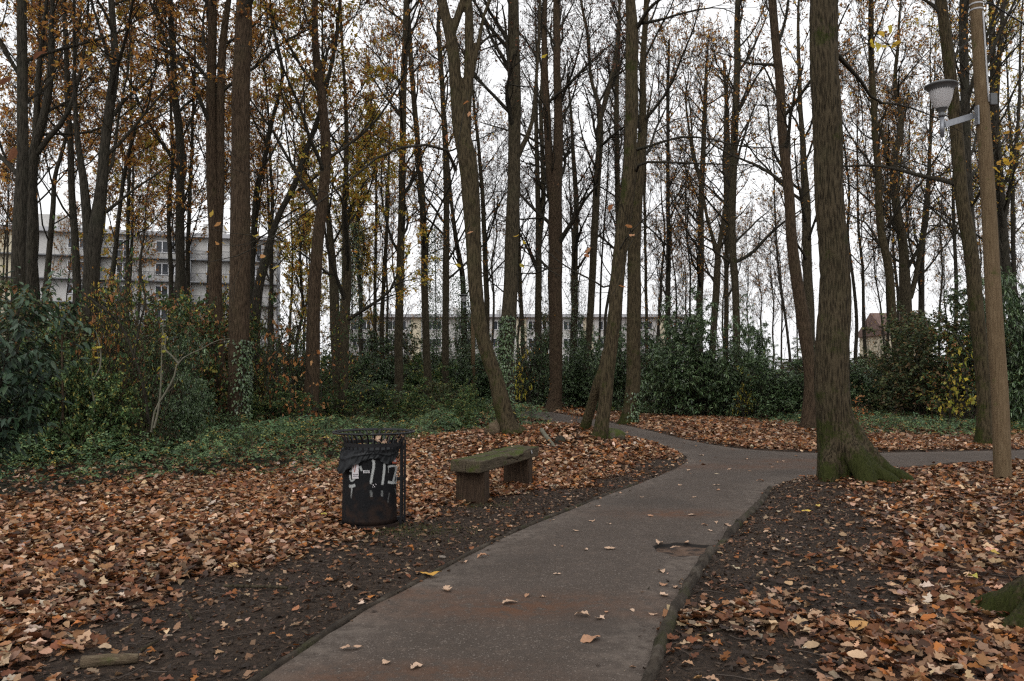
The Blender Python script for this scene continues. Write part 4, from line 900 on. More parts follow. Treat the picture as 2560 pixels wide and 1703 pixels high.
for (u0, u1, kind, n, lab, grp, d0, d1) in zones:
    for i in range(n):
        u = u0 + (u1 - u0) * (i + rng.uniform(.1, .9)) / n; D = rng.uniform(d0, d1); x = (u - CX) / F * D
        tm, cm = BG[kind][rng.integers(0, len(BG[kind]))]; s = rng.uniform(.8, 1.15)
        o = empty('woodland_tree', (x, D, gz1(x, D)), ordinal(i, n) + ' of the ' + lab, 'tree', grp, rz=rng.uniform(0, 6.28)); o.scale = (s * rng.uniform(.7, 1.05),) * 2 + (s,)
        o.rotation_euler[0] = rng.normal(0, .035); o.rotation_euler[1] = rng.normal(0, .035)
        link('trunk', tm, o); link('crown', cm, o)
# ================================================================= SHRUBS
def bush_mesh(seed, w, h, nst, palette, nleaf, leaf_size, tmpl, mt, bark='bark_dark', spread=.55, frac=1.0, whorl=True, n2=7, n3=6, lean=0):
    global rng
    rng = np.random.default_rng(2000 + seed)
    a = rng.uniform(0, 2 * PI, nst); L = h * np.where(rng.random(nst) < .42, rng.uniform(.2, .55, nst), rng.uniform(.65, 1.08, nst)); K2 = 7
    sp = rng.uniform(.15, 1, nst) * w * .5
    st = np.zeros((nst, K2, 3)); t = np.linspace(0, 1, K2)
    b0 = rng.normal(0, w * .10, (nst, 2))
    for i in range(K2):
        st[:, i, 0] = b0[:, 0] + np.cos(a) * sp * t[i]**1.2 + rng.normal(0, .04, nst) * i; st[:, i, 1] = b0[:, 1] + np.sin(a) * sp * t[i]**1.2 + rng.normal(0, .04, nst) * i
        st[:, i, 2] = L * t[i] * (1 - .25 * (sp / w) * t[i]) - .05
    rs = np.tile(np.linspace(.022, .007, K2), (nst, 1)) * rng.uniform(.6, 1.3, (nst, 1))
    l2, r2 = children_branches(st, rs, n2, .04, 1, .42, .95, .05, .12, 5, .6, .004, lens=np.full(nst * n2, h * .85))
    l3, r3 = children_branches(l2, r2, n3, .25, 1, .5, .7, .05, .15, 4, .6, .003)
    Vs, Qs = [], []; off = 0
    for x, r, S in ((st, rs, 5), (l2, r2, 3), (l3, r3, 3)):
        v, q = tubes(x, r, S); Vs.append(v); Qs.append(q + off); off += len(v)
    V = np.concatenate(Vs); Qd = np.concatenate(Qs); stems = new_mesh('stem', V, quads=Qd, mats=[M[bark]])
    tips = l3[rng.random(len(l3)) < frac]
    if whorl:      # leaves standing round the end of each twig
        N = len(tips); idx = np.repeat(np.arange(N), nleaf); m = len(idx); az = np.tile(np.arange(nleaf) * 2.4, N) + rng.uniform(0, 6, N)[idx]
        f = rng.uniform(.45, 1, m)[:, None]; pos = tips[idx, -2] * (1 - f) + tips[idx, -1] * f
        R = euler_mats(rng.normal(0, .25, m), rng.normal(.12, .38, m), az)
    else:
        N = len(tips); idx = np.repeat(np.arange(N), nleaf); m = len(idx); s = rng.uniform(0, 1, m) * 3; k = np.minimum(s.astype(int), 2); f = (s - k)[:, None]
        pos = tips[idx, k] * (1 - f) + tips[idx, k + 1] * f; R = euler_mats(rng.normal(0, .6, m), rng.normal(.3, .5, m), rng.uniform(0, 6.28, m))
    Pp, wt = PAL_T[palette]; wt = np.array(wt) / sum(wt)
    c = pal(m, Pp, wt, .2) * rng.uniform(.75, 1.25, N)[idx][:, None]
    lv, lt, lc = place(tmpl, pos, R, leaf_size * rng.uniform(.65, 1.25, m), c)
    fol = new_mesh('foliage', lv, tris=lt, col=lc, mats=[M[mt]])
    return stems, fol
BU = {'leafy': [bush_mesh(70 + i, 3.2, 2.6, 20, 'leafy', 9, .10, L_SM, 'bramble', whorl=False, n2=9, n3=8) for i in range(3)],
      'laurel': [bush_mesh(i, 3.6, 3.6, 22, 'green', 10, .16, L_LAUREL, 'green_leaf', n2=9, n3=8) for i in range(4)],
      'olive': [bush_mesh(10 + i, 3.8, 3.6, 18, 'olive', 9, .11, L_SM, 'bramble', whorl=False, n2=9, n3=7) for i in range(3)],
      'mixed': [bush_mesh(20 + i, 3.2, 3.0, 20, 'mixed', 9, .10, L_SM, 'bramble', whorl=False, n2=9, n3=8) for i in range(4)],
      'yellow': [bush_mesh(30, 1.6, 1.7, 7, 'yellow', 2, .10, L_SM, 'tree_leaf', whorl=False, n2=5, n3=4, frac=.7)],
      'orange': [bush_mesh(40 + i, 1.5, 1.8, 5, 'orange', 2, .11, L_SM, 'tree_leaf', whorl=False, n2=5, n3=3, frac=.8) for i in range(2)],
      'thin': [bush_mesh(50 + i, 2.4, 3.4, 8, ['mixed', 'ochre', 'mixed'][i], 2, .09, L_SM, 'tree_leaf', bark='bark', whorl=False, n2=9, n3=6, frac=.7) for i in range(3)],
      'ivy': [bush_mesh(60, 1.2, 1.6, 14, 'green', 8, .07, L_SM, 'green_leaf', whorl=False, n2=7, n3=5)]}
rng = np.random.default_rng(78)
def bush(kind, u, D, top_v, wpx, label, group=None, v=None, name=None, cat='shrub', yoff=0):
    st, fo = BU[kind][rng.integers(0, len(BU[kind]))]
    x = (u - CX) / F * D; h = (CAMH + (HOR - top_v) / F * D) * (1.12 if D < 50 else 1); w = wpx / F * D
    co = np.empty(len(fo.vertices) * 3, np.float32); fo.vertices.foreach_get('co', co); co = co.reshape(-1, 3)
    hw = np.percentile(co[:, 2], 99); ww = np.percentile(co[:, 0], 97) - np.percentile(co[:, 0], 3)
    o = empty(name or {'laurel': 'laurel_shrub', 'yellow': 'yellow_sapling', 'orange': 'beech_sapling', 'thin': 'thin_shrub', 'ivy': 'ivy_clump'}.get(kind, 'woodland_shrub'), (x, D, gz1(x, D) - .03), label, cat, group, rz=rng.uniform(0, 6.28))
    sc = w / ww; o.scale = (sc, sc, h / hw)
    link('stem', st, o); link('foliage', fo, o); return o
# right hand laurel bank
bush('laurel', 1720, 32, 790, 200, 'broad glossy laurel right of the path bend, tallest of the laurel bank')
bush('laurel', 1650, 35, 815, 130, 'laurel with a ragged top behind the straight mossy oak')
bush('laurel', 1790, 37, 905, 120, 'darker laurel filling the middle of the laurel bank')
bush('olive', 1800, 33, 880, 130, 'brownish olive shrub squeezed between two laurels')
bush('laurel', 1870, 31, 815, 110, 'laurel with pale shining leaf tips left of the leaning reddish trunk')
bush('laurel', 1960, 29, 900, 150, 'laurel sweeping to the ground before the leaning reddish trunk')
bush('olive', 2000, 36, 905, 150, 'dull green shrub behind the leaning reddish trunk')
bush('laurel', 2160, 31, 920, 150, 'laurel directly right of the big mossy oak')
bush('olive', 2130, 36, 900, 160, 'loose green shrub seen behind the big mossy oak')
bush('olive', 2260, 30, 812, 190, 'brown green shrub behind the gently curved trunk')
bush('olive', 2350, 28, 790, 210, 'tall brown green shrub with the highest top left of the lamp post')
bush('mixed', 2430, 26, 850, 160, 'mixed leaved shrub behind the mossy footed trunk')
bush('laurel', 2520, 26, 740, 170, 'dark laurel right of the lamp post')
bush('laurel', 2600, 24, 700, 170, 'dark tall laurel cut by the right edge')
bush('olive', 2470, 33, 800, 150, 'dusky shrub behind the lamp post')
bush('laurel', 1530, 38, 850, 110, 'laurel seen through the gap behind the leaning twin stems')
# middle
bush('laurel', 1320, 41, 845, 110, 'laurel between the ivy wrapped trunk and the stout trunk')
bush('laurel', 1440, 40, 870, 120, 'laurel right of the stout trunk on the leaf bank')
bush('laurel', 1480, 44, 840, 110, 'laurel behind the forking slim tree')
bush('olive', 1355, 47, 800, 110, 'ivy heavy shrub before the low long building')
bush('laurel', 1230, 41, 880, 110, 'laurel between the leaning forked tree and ivy wrapped trunk')
bush('olive', 1160, 44, 800, 80, 'upright ivy covered bush just left of the leaning forked tree')
bush('laurel', 1120, 40, 880, 120, 'dark laurel behind the round straight trunk')
bush('leafy', 1050, 36, 905, 120, 'yellow speckled shrub behind the bin, to its right')
bush('laurel', 960, 42, 830, 130, 'dark laurel between the straight trunk and ochre tree')
bush('laurel', 910, 38, 875, 140, 'patchy green and ochre shrub above the bin')
bush('olive', 1020, 46, 850, 120, 'dusky shrub under the low long building')
bush('laurel', 730, 34, 880, 140, 'laurel right of the tall red brown trunk, behind the brambles')
bush('laurel', 660, 30, 850, 130, 'laurel immediately right of the tall red brown trunk')
bush('leafy', 830, 34, 900, 110, 'patchy shrub at the foot of the ochre leaved tree')
bush('olive', 700, 45, 830, 160, 'low dusky shrub below the apartment corner')
bush('orange', 770, 20, 900, 110, 'beech sapling with orange leaves before the joined stems')
bush('orange', 690, 22, 830, 130, 'beech sapling with hanging orange leaves below the apartment corner')
bush('orange', 2130, 21, 1000, 90, 'low sapling with pale orange leaves beyond the right hand path')
bush('yellow', 2400, 23.5, 890, 120, 'small maple with bright yellow leaves left of the mossy footed trunk')
bush('yellow', 1862, 29.5, 930, 50, 'little yellow leaved sapling in front of the laurel bank')
bush('yellow', 1290, 30, 860, 70, 'yellow leaved sapling next to the ivy wrapped trunk', yoff=0)
bush('orange', 1438, 16.6, 1055, 24, 'tiny amber seedling on the leaf mound left of the twin stems')
# left thicket
lt = [('mixed', 330, 20, 770, 260, 'thicket shrub with ochre leaves before the balcony row'), ('mixed', 190, 19, 775, 240, 'tangled brownish shrub left of the balcony row'),
      ('mixed', 430, 21, 780, 190, 'greenish tangled shrub below the pale windows'), ('olive', 60, 17, 780, 240, 'dusky shrub behind the glossy laurel at far left'),
      ('laurel', 410, 18.0, 850, 170, 'low laurel behind the pale crooked stem'), ('laurel', 450, 19, 870, 120, 'low laurel left of the thick twin trunk'),
      ('olive', 250, 17.5, 820, 220, 'dull shrub in the middle of the left thicket'), ('laurel', 150, 16, 870, 170, 'dark low laurel in the left thicket'),
      ('mixed', 540, 25, 770, 190, 'leafy shrub behind the thick twin trunk'), ('thin', 260, 16.0, 720, 190, 'thin straggly sapling with yellow specks at left'),
      ('thin', 370, 15.0, 730, 200, 'thin straggly sapling with long crossing twigs'), ('thin', 430, 17, 740, 150, 'thin sapling nearest the pale windows'),
      ('thin', 130, 15.0, 740, 190, 'thin sapling close behind the glossy laurel'), ('olive', -60, 15, 760, 260, 'dusky shrub cut by the left edge'),
      ('orange', 250, 17, 770, 160, 'copper leaved beech sapling deep in the left thicket'), ('orange', 500, 23, 790, 110, 'copper leaved beech sapling before the thick twin trunk'),
      ('mixed', 620, 24, 860, 110, 'low green shrub at the right foot of the red brown trunk')]
lt += [('thin', 300, 15.5, 640, 150, 'tall thin ochre sapling rising before the balconies'), ('thin', 565, 24, 700, 150, 'thin ochre sapling between the two reddish trunks at left'), ('thin', 655, 24, 720, 130, 'thin yellowish sapling right of the tall red brown trunk'),
 ('thin', 735, 26, 750, 130, 'thin sapling before the joined stems'), ('thin', 60, 15.5, 680, 170, 'thin sapling behind the cherry laurel'), ('thin', 860, 24, 780, 150, 'thin ochre sapling under the ochre leaved tree'),
 ('leafy', 700, 22, 975, 150, 'low green bramble bush right of the tall red brown trunk'), ('leafy', 650, 22, 985, 110, 'low dark bush at the right of the ivy covered foot'), ('leafy', 800, 24, 975, 140, 'low bush below the joined stems'),
 ('laurel', 930, 28, 965, 120, 'low laurel above the left half of the bin'), ('leafy', 1010, 27, 970, 140, 'low speckled bush above the right half of the bin'), ('olive', 1090, 30, 965, 130, 'low olive bush left of the leaning forked tree'),
 ('leafy', 1180, 30, 965, 90, 'low bush close behind the leaning forked tree'), ('laurel', 870, 31, 955, 120, 'low laurel behind the ochre leaved tree'), ('leafy', 1140, 24, 990, 90, 'small ragged bramble bush left of the leaning tree base'),
 ('leafy', 100, 14.6, 905, 180, 'low leafy bush beneath the cherry laurel'), ('leafy', 300, 15, 930, 180, 'low leafy bush at the foot of the pale crooked stem'), ('laurel', 450, 16, 960, 120, 'low dark laurel at the front of the thicket'), ('leafy', 200, 14.8, 880, 170, 'low tangled bush between the two grey stems')]
for a in lt: bush(*a)
BU["twiggy"] = [bush_mesh(90 + i, 4.5, 7.0, 7, 'rust', 1, .09, L_SM, 'tree_leaf', bark='bark_far', whorl=False, n2=9, n3=7, frac=.45) for i in range(4)]
sg = np.random.default_rng(31); NS = 24
for i in range(NS):
    u = 650 + 1900 * (i + sg.uniform(.15, .85)) / NS; D = sg.uniform(36, 58)
    bush('twiggy', u, D, sg.uniform(560, 700), sg.uniform(110, 190), ordinal(i, NS) + ' of the fine twigged bare saplings under the far trees', 'bare saplings under the far trees', name='bare_sapling', cat='sapling')
# far hedge line behind everything, each bush its own
hr = np.random.default_rng(5)
for i in range(26):
    u = -200 + i * 118 + hr.uniform(-30, 30); D = hr.uniform(55, 66)
    if 700 < u < 1620: D += 8
    bush(['laurel', 'olive', 'mixed'][i % 3], u, D, hr.uniform(885, 912), 190, ordinal(i, 26) + ' of the distant bushes in the hedge line behind the wood', 'distant hedge bushes')
# glossy cherry laurel at the left edge, close
def near_laurel():
    global rng
    rng = np.random.default_rng(4040)
    o = empty('cherry_laurel', (-7.0, 10.4, 0.0), 'near cherry laurel with long drooping glossy leaves cut by the left edge', 'shrub')
    nst = 16; K2 = 9; st = np.zeros((nst, K2, 3)); t = np.linspace(0, 1, K2)
    for i in range(nst):
        a = rng.uniform(-.9, .7); L = rng.uniform(.7, 1.4); hh = rng.uniform(.5, 2.7)
        st[i, :, 0] = np.cos(a) * L * t * .8; st[i, :, 1] = np.sin(a) * L * t; st[i, :, 2] = hh * (1.5 * t - .5 * t**2.2) + .02
    st += rng.normal(0, .02, st.shape) * t[None, :, None]
    rs = np.tile(np.linspace(.018, .005, K2), (nst, 1))
    l2, r2 = children_branches(st, rs, 8, .3, 1, .3, .7, -.05, .10, 5, .6, .003)
    Vs, Qs = [], []; off = 0
    for x, r, S in ((st, rs, 6), (l2, r2, 4)):
        v, q = tubes(x, r, S); Vs.append(v); Qs.append(q + off); off += len(v)
    link('stem', new_mesh('stem', np.concatenate(Vs), quads=np.concatenate(Qs), mats=[M['bark_dark']]), o)
    nl = 15; N = len(l2); idx = np.repeat(np.arange(N), nl); m = len(idx); s = np.tile(np.linspace(.05, 1, nl), N) * 4; k = np.minimum(s.astype(int), 3); f = (s - k)[:, None]
    pos = l2[idx, k] * (1 - f) + l2[idx, k + 1] * f; T = norm(l2[idx, k + 1] - l2[idx, k]); az = np.arctan2(T[:, 1], T[:, 0]) + np.tile([1, -1], m // 2 + 1)[:m] * rng.uniform(.5, 1.1, m)
    R = euler_mats(rng.normal(0, .3, m), rng.normal(.35, .25, m), az)
    P_, w_ = PAL_T['green']; c = pal(m, P_ * np.array([.38, .45, .55]), np.array(w_), .2)
    v, tr, cc = place(L_LAUREL, pos, R, rng.uniform(.10, .17, m), c)
    link('foliage', new_mesh('foliage', v, tris=tr, col=cc, mats=[M['near_leaf']]), o)
near_laurel()
# pale crooked stem and crossing twigs in the left thicket
def twig_thing(name, label, lines, D, bark, leaf=None, nleaf=0, lsize=.09, cat='shrub', D2=None):
    b = lines[0][0]; base = P(b[0], b[1], D); off = np.array([base[0], base[1], 0.0]); off[2] = gz1(off[0], off[1]) if base[2] < .6 else base[2]
    o = empty(name, tuple(off), label, cat); Vs, Qs = [], []; o_ = 0; polys = []
    for ln in lines:
        a, r = branch_px(ln, D, D2, 14); 
        v, q = tubes(a[None] - off, r[None], 7); Vs.append(v); Qs.append(q + o_); o_ += len(v); polys.append((a - off, r))
    A = np.stack([p[0] for p in polys]); Rr = np.stack([p[1] for p in polys])
    l2, r2 = children_branches(A, Rr, 6, .3, 1, .22, .6, .1, .12, 5, .5, .0025); v, q = tubes(l2, r2, 3); Vs.append(v); Qs.append(q + o_)
    link('stem', new_mesh('stem', np.concatenate(Vs), quads=np.concatenate(Qs), mats=[M[bark]], smooth=True), o)
    if nleaf:
        v, t, c = leaves_on(l2, nleaf, lsize, leaf, .5, tmpl=[oak_template(7, 700 + i, False, .28) for i in range(4)])
        link('foliage', new_mesh('foliage', v, tris=t, col=c, mats=[M['tree_leaf']]), o)
    return o
M['bark_pale'] = simple('pale_bark', (.07, .065, .045), (.15, .14, .10), 12, .85, bmp=.5)
twig_thing('hazel_stem', 'pale grey green crooked stem rising from the brambles in the left thicket', [[(378, 1080, 5), (390, 1020, 5), (412, 985, 5), (436, 940, 4.5), (446, 905, 4), (470, 888, 3), (505, 872, 2.5), (540, 852, 2), (575, 846, 1)], [(446, 908, 5), (430, 890, 4), (412, 872, 4), (414, 848, 3), (408, 830, 2)], [(385, 1070, 6), (395, 1030, 5), (402, 960, 4), (404, 900, 3), (408, 800, 2)]], 14.2, 'bark_pale', 'yellow', 1)
twig_thing('hazel_stem', 'thin wavy grey stem standing left of the pale crooked one', [[(232, 1060, 5), (236, 1000, 5), (228, 960, 4), (250, 920, 4), (252, 890, 4), (246, 850, 3), (240, 830, 2)]], 14.6, 'bark_pale', 'yellow', 1)
twig_thing('hazel_stem', 'long dark stem slanting up to the left through the left thicket', [[(372, 1060, 8), (352, 940, 7), (330, 880, 6), (310, 825, 6), (270, 780, 5), (222, 745, 4), (175, 715, 3)], [(335, 890, 5), (352, 800, 5), (364, 750, 4), (352, 690, 3), (356, 650, 2)]], 14.8, 'bark_dark', 'mixed', 2)
twig_thing('hazel_stem', 'upright reddish stem at the left of the thicket', [[(158, 1060, 6), (156, 930, 5), (154, 850, 4), (153, 800, 3), (120, 740, 2)]], 14.4, 'bark_red', 'mixed', 2)
# hanging twigs with a few large leaves near the lens
def leaf_spray(label, pts, D, leaves, colr, bark='bark_dark', size=.11, wid=3):
    a, r = branch_px([(u, v, wid * (1 - .7 * i / len(pts))) for i, (u, v) in enumerate(pts)], D, None, 14)
    off = a[0].copy(); o = empty('leafy_twig', tuple(off), label, 'twig')
    v, q = tubes(a[None] - off, r[None], 5); link('stem', new_mesh('stem', v, quads=q, mats=[M[bark]]), o)
    for i, (u, v_) in enumerate(leaves):
        tv, tf = oak_template(9, 800 + i * 3 + int(u), False, .27); g = P(u, v_, D) - off
        R = euler_mats(np.array([random.uniform(-.9, .9)]), np.array([random.uniform(.1, 1.1)]), np.array([random.uniform(0, 6.28)]))[0]
        c = np.array(colr[i % len(colr)])
        link('leaf', new_mesh('leaf', (tv * size) @ R.T + g, tris=tf, col=np.tile(c, (len(tv), 1)), mats=[M['tree_leaf']]), o)
YC = [(.62,.47,.06), (.55,.36,.05), (.60,.50,.10)]; OC = [(.45,.20,.08), (.52,.28,.15), (.35,.15,.07)]
leaf_spray('twig with a cluster of bright yellow leaves right of the big oak top', [(2110, 140), (2150, 112), (2200, 108), (2240, 112)], 9.5, [(2180, 112), (2205, 85), (2225, 75), (2215, 115), (2240, 112), (2190, 118)], YC, size=.13)
leaf_spray('twig with orange leaves across the leaning twin stems', [(1640, 560), (1600, 580), (1570, 620), (1550, 700), (1530, 740)], 12, [(1572, 565), (1580, 590), (1528, 520), (1557, 718), (1470, 625), (1466, 640)], OC, size=.13)
leaf_spray('twig with small yellow leaves in front of the thick ivy wrapped trunk', [(1400, 690), (1360, 670), (1320, 665), (1290, 660)], 11, [(1310, 605), (1290, 590), (1305, 665), (1360, 140)], YC, size=.10)
leaf_spray('twig with gold leaves in front of the red brown trunk', [(760, 560), (690, 600), (640, 590), (560, 580), (500, 565)], 9, [(530, 535), (545, 562), (640, 590), (560, 610), (655, 640), (690, 670), (565, 575), (540, 610)], [(.55,.38,.08), (.50,.26,.10), (.58,.45,.10)], size=.09)
leaf_spray('twig with brown hanging leaves at the upper left edge', [(-60, 240), (-10, 215), (30, 160), (60, 120)], 5.0, [(10, 200), (30, 385), (100, 140)], [(.16,.07,.04), (.20,.09,.05)], size=.10)
leaf_spray('twig with rusty leaves below the fork of the leaning tree', [(1140, 440), (1150, 330), (1165, 260), (1170, 240)], 15, [(1165, 258), (1172, 285), (1118, 345), (1052, 425), (1175, 580)], OC, size=.14)
leaf_spray('twig with a single round yellow leaf left of the leaning forked tree', [(1175, 560), (1160, 600), (1148, 640)], 11, [(1145, 663)], YC, size=.09)
leaf_spray('twig with golden leaves right of the lamp post', [(2640, 330), (2580, 370), (2530, 400), (2490, 410)], 10, [(2490, 425), (2500, 410), (2515, 405), (2530, 400), (2520, 375), (2545, 370), (2540, 330), (2515, 335)], [(.60,.38,.05), (.50,.28,.05)], size=.12)

# ivy on trunks: a part would need the tree; built as climbing plants of their own
def ivy(label, pts, D, n, rad, side=None):
    global rng
    rng = np.random.default_rng(int(D * 100) + n)
    a, r = branch_px(pts, D, None, 20); off = np.array([a[0, 0], a[0, 1], 0.]); o = empty('ivy', tuple(off), label, 'climber')
    k = rng.integers(0, 19, n); f = rng.random(n)[:, None]; c = a[k] * (1 - f) + a[k + 1] * f; rr = r[k]
    th = rng.uniform(0, 2 * PI, n) if side is None else rng.normal(side, .9, n)
    d = np.stack([np.cos(th), np.sin(th), 0 * th], -1); pos = c + d * (rr[:, None] + rng.uniform(.0, rad, n)[:, None]) - off
    R = euler_mats(rng.normal(0, .4, n), rng.normal(.9, .35, n), th)
    P_, w = PAL_T['green']; v, t, cc = place(L_SM, pos, R, rng.uniform(.05, .10, n), pal(n, P_, np.array(w), .2))
    link('foliage', new_mesh('foliage', v, tris=t, col=cc, mats=[M['green_leaf']]), o)
    st = np.stack([np.stack([np.interp(np.linspace(0, 19, 12), np.arange(20), a[:, j]) for j in range(3)], -1) + np.array([math.cos(q), math.sin(q), 0]) * (r.mean() + .012) - off for q in ((side or 0) + x for x in (-.6, 0, .7))])
    v, q = tubes(st, np.full((3, 12), .012), 5); link('stem', new_mesh('stem', v, quads=q, mats=[M['bark_dark']]), o)
ivy('ivy climbing the right side of the tall red brown trunk', [(597, 1045, 50), (598, 950, 50), (600, 850, 50)], 20.3, 900, .05, side=-.3)
ivy('ivy sheathing the lower part of the thick trunk right of the leaning tree', [(1265, 1010, 34), (1265, 873, 40), (1272, 790, 36)], 26, 1500, .08, side=-1.9)
ivy('ivy at the foot of the straight mossy oak', [(1572, 1055, 38), (1580, 980, 36)], 26.5, 450, .06, side=-.2)
ivy('ivy around the pale stem left of the forking slim tree', [(1433, 940, 18), (1437, 780, 17), (1439, 700, 16)], 46, 2600, .45)
ivy('ivy mantling the slim stem left of the leaning forked tree', [(1160, 960, 20), (1158, 800, 16), (1152, 690, 14)], 43, 5200, .8)
ivy('ivy tower on the dark trunk second left of the leaning forked tree', [(1085, 960, 16), (1082, 740, 16), (1080, 560, 14)], 40, 6500, .65)
ivy('ivy on the trunk hung with ochre leaves', [(870, 850, 24), (872, 640, 20), (878, 560, 16)], 31, 2500, .45)

# ================================================================= BRAMBLE COVER
rng = np.random.default_rng(99)
def tri_leaf(seed):
    r = np.random.default_rng(seed); V = []; T = []
    for a in (0, 1.9, -1.9):
        w = .26; b = len(V); dz = r.uniform(-.3, .05)
        for (x, y, z) in ((.1, 0, 0), (.5, -w, .03), (1, 0, dz), (.5, w, .03)):
            V.append((x * math.cos(a) - y * math.sin(a), x * math.sin(a) + y * math.cos(a), z))
        T += [(b, b + 1, b + 2), (b, b + 2, b + 3)]
    return np.array(V), np.array(T)
T_TRI = [tri_leaf(s) for s in range(8)]
PB = np.array([(.075,.130,.058),(.100,.165,.070),(.14,.21,.085),(.050,.085,.044),(.17,.18,.045),(.26,.14,.05),(.40,.29,.07)]); PBw = np.array([.27,.24,.15,.19,.08,.045,.025]); PBw /= PBw.sum()
parts = []
for (D0, D1, per, size) in ((11.5, 16, 420, .062), (16, 24, 260, .075), (24, 34, 110, .085), (34, 46, 45, .12)):
    n = int((D1**2 - D0**2) * .72 * per); p = scatter(n, D0, D1); sd, mud, br = fields(p)
    clump = .5 + .85 * noise2(p[:, 0], p[:, 1], 1.0, 71) + .3 * noise2(p[:, 0], p[:, 1], 3.0, 72)
    keep = rng.random(n) < br**1.1 * np.clip(clump, .12, 1); p = p[keep]; n = len(p)
    hmax = .14 + .54 * np.clip(clump[keep], 0, 1) * sstep(br[keep], .5, 1.0)
    z = gz(p, sd[keep]) + hmax * rng.random(n)**.6
    R = euler_mats(rng.normal(0, .35, n), rng.normal(0, .35, n), rng.uniform(0, 6.28, n))
    c = pal(n, PB, PBw, .2)
    c *= (.95 + .2 * noise2(p[:, 0], p[:, 1], .8, 73))[:, None]
    parts.append(place(T_TRI, np.c_[p, z], R, size * rng.uniform(.6, 1.3, n), c))
V, T, C = join(parts); me = new_mesh('bramble_cover', V, tris=T, col=C, mats=[M['bramble']])
tag(link('bramble_cover', me), 'low mat of green bramble and ivy leaves covering the woodland floor', 'ground cover', kind='stuff')
# arching bramble canes
n = 900; p = scatter(n, 12, 26); sd, mud, br = fields(p); p = p[(rng.random(n) < br)]; n = len(p); a = rng.uniform(0, 6.28, n); L = rng.uniform(.4, 1.3, n); hh = rng.uniform(.2, .75, n)
t = np.linspace(0, 1, 7); pl = np.stack([p[:, 0, None] + np.cos(a)[:, None] * L[:, None] * t, p[:, 1, None] + np.sin(a)[:, None] * L[:, None] * t, gz(p)[:, None] + hh[:, None] * np.sin(PI * t * .8)[None] * 1.1], -1)
v, q = tubes(pl, np.full((n, 7), .004), 3); tag(link('bramble_canes', new_mesh('bramble_canes', v, quads=q, mats=[M['bark_red']])), 'thin arching bramble canes rising out of the ground cover', 'ground cover', kind='stuff')
# tufts of moss/grass on the soil near bin and bench
gm = []
for (ud, vd, r, n) in ((920, 1222, .28, 900), (1115, 1160, .22, 350), (1165, 1105, .15, 250), (1235, 1025, .2, 400), (930, 1232, .4, 500)):
    g = GD(ud, vd); pp = g + rng.normal(0, r, (n, 2)) * np.array([1.3, .6]); Rm = euler_mats(rng.normal(0, .3, n), rng.uniform(-1.5, -.8, n), rng.uniform(0, 6.28, n))
    gm.append(place([(np.array([(0, -.06, 0), (0, .06, 0), (1, 0, .15)]), np.array([(0, 1, 2)]))], np.c_[pp, gz(pp)], Rm, rng.uniform(.015, .045, n), pal(n, np.array([(.06,.075,.02),(.09,.095,.03),(.05,.06,.02)]), np.array([.4,.3,.3]))))
V, T, C = join(gm); tag(link('grass', new_mesh('grass', V, tris=T, col=C, mats=[M['bramble']])), 'short mossy grass tufts in the mud around the bin and bench', 'grass', kind='stuff')
# ================================================================= BENCH
def wood_mat(name, c1, c2, c3, axis, moss, end=False):
    m, nt, b = mat(name, .88, .2); st = [6, 6, 6]; st[axis] = .5
    g = tex(nt, 'Object', 9, 6, stretch=tuple(st), rough=.7, dist=.6); n = tex(nt, 'Object', 5, 6); f = tex(nt, 'Object', 70, 3)
    c = ramp(nt, g.outputs[0], [(.32, c1), (.52, c2), (.72, c3)])
    geo = N_(nt, 'ShaderNodeNewGeometry'); sx = N_(nt, 'ShaderNodeSeparateXYZ'); nt.links.new(geo.outputs['Normal'], sx.inputs[0])
    k = mth(nt, 'ADD', n.outputs[0], mth(nt, 'MULTIPLY', sx.outputs['Z'], .10)); k = mth(nt, 'SUBTRACT', k, mth(nt, 'MULTIPLY', sx.outputs['X'], .05))
    c = mix(nt, mth(nt, 'MULTIPLY', smooth(nt, k, .62 - moss * .3, .80 - moss * .25), .9), c, mix(nt, f.outputs[0], (.018, .026, .004), (.075, .095, .016)))
    nt.links.new(c, b.inputs['Base Color']); bump(nt, b, mth(nt, 'ADD', g.outputs[0], mth(nt, 'MULTIPLY', f.outputs[0], .3)), .9, .02); return m
M['seat'] = wood_mat('mossy_weathered_oak', (.026, .020, .013), (.072, .056, .036), (.15, .12, .08), 1, .44)
M['legw'] = wood_mat('damp_oak_post', (.018, .011, .007), (.042, .026, .016), (.080, .052, .033), 2, .03)
BO = np.array([-.39, 10.0, 0.0]); bang = math.atan2(.346, .938)      # local y runs along the seat, local x to the right (path side)
bench = empty('bench', tuple(BO), 'low mossy wooden beam bench on two thick block legs beside the path', 'bench', rz=-bang)
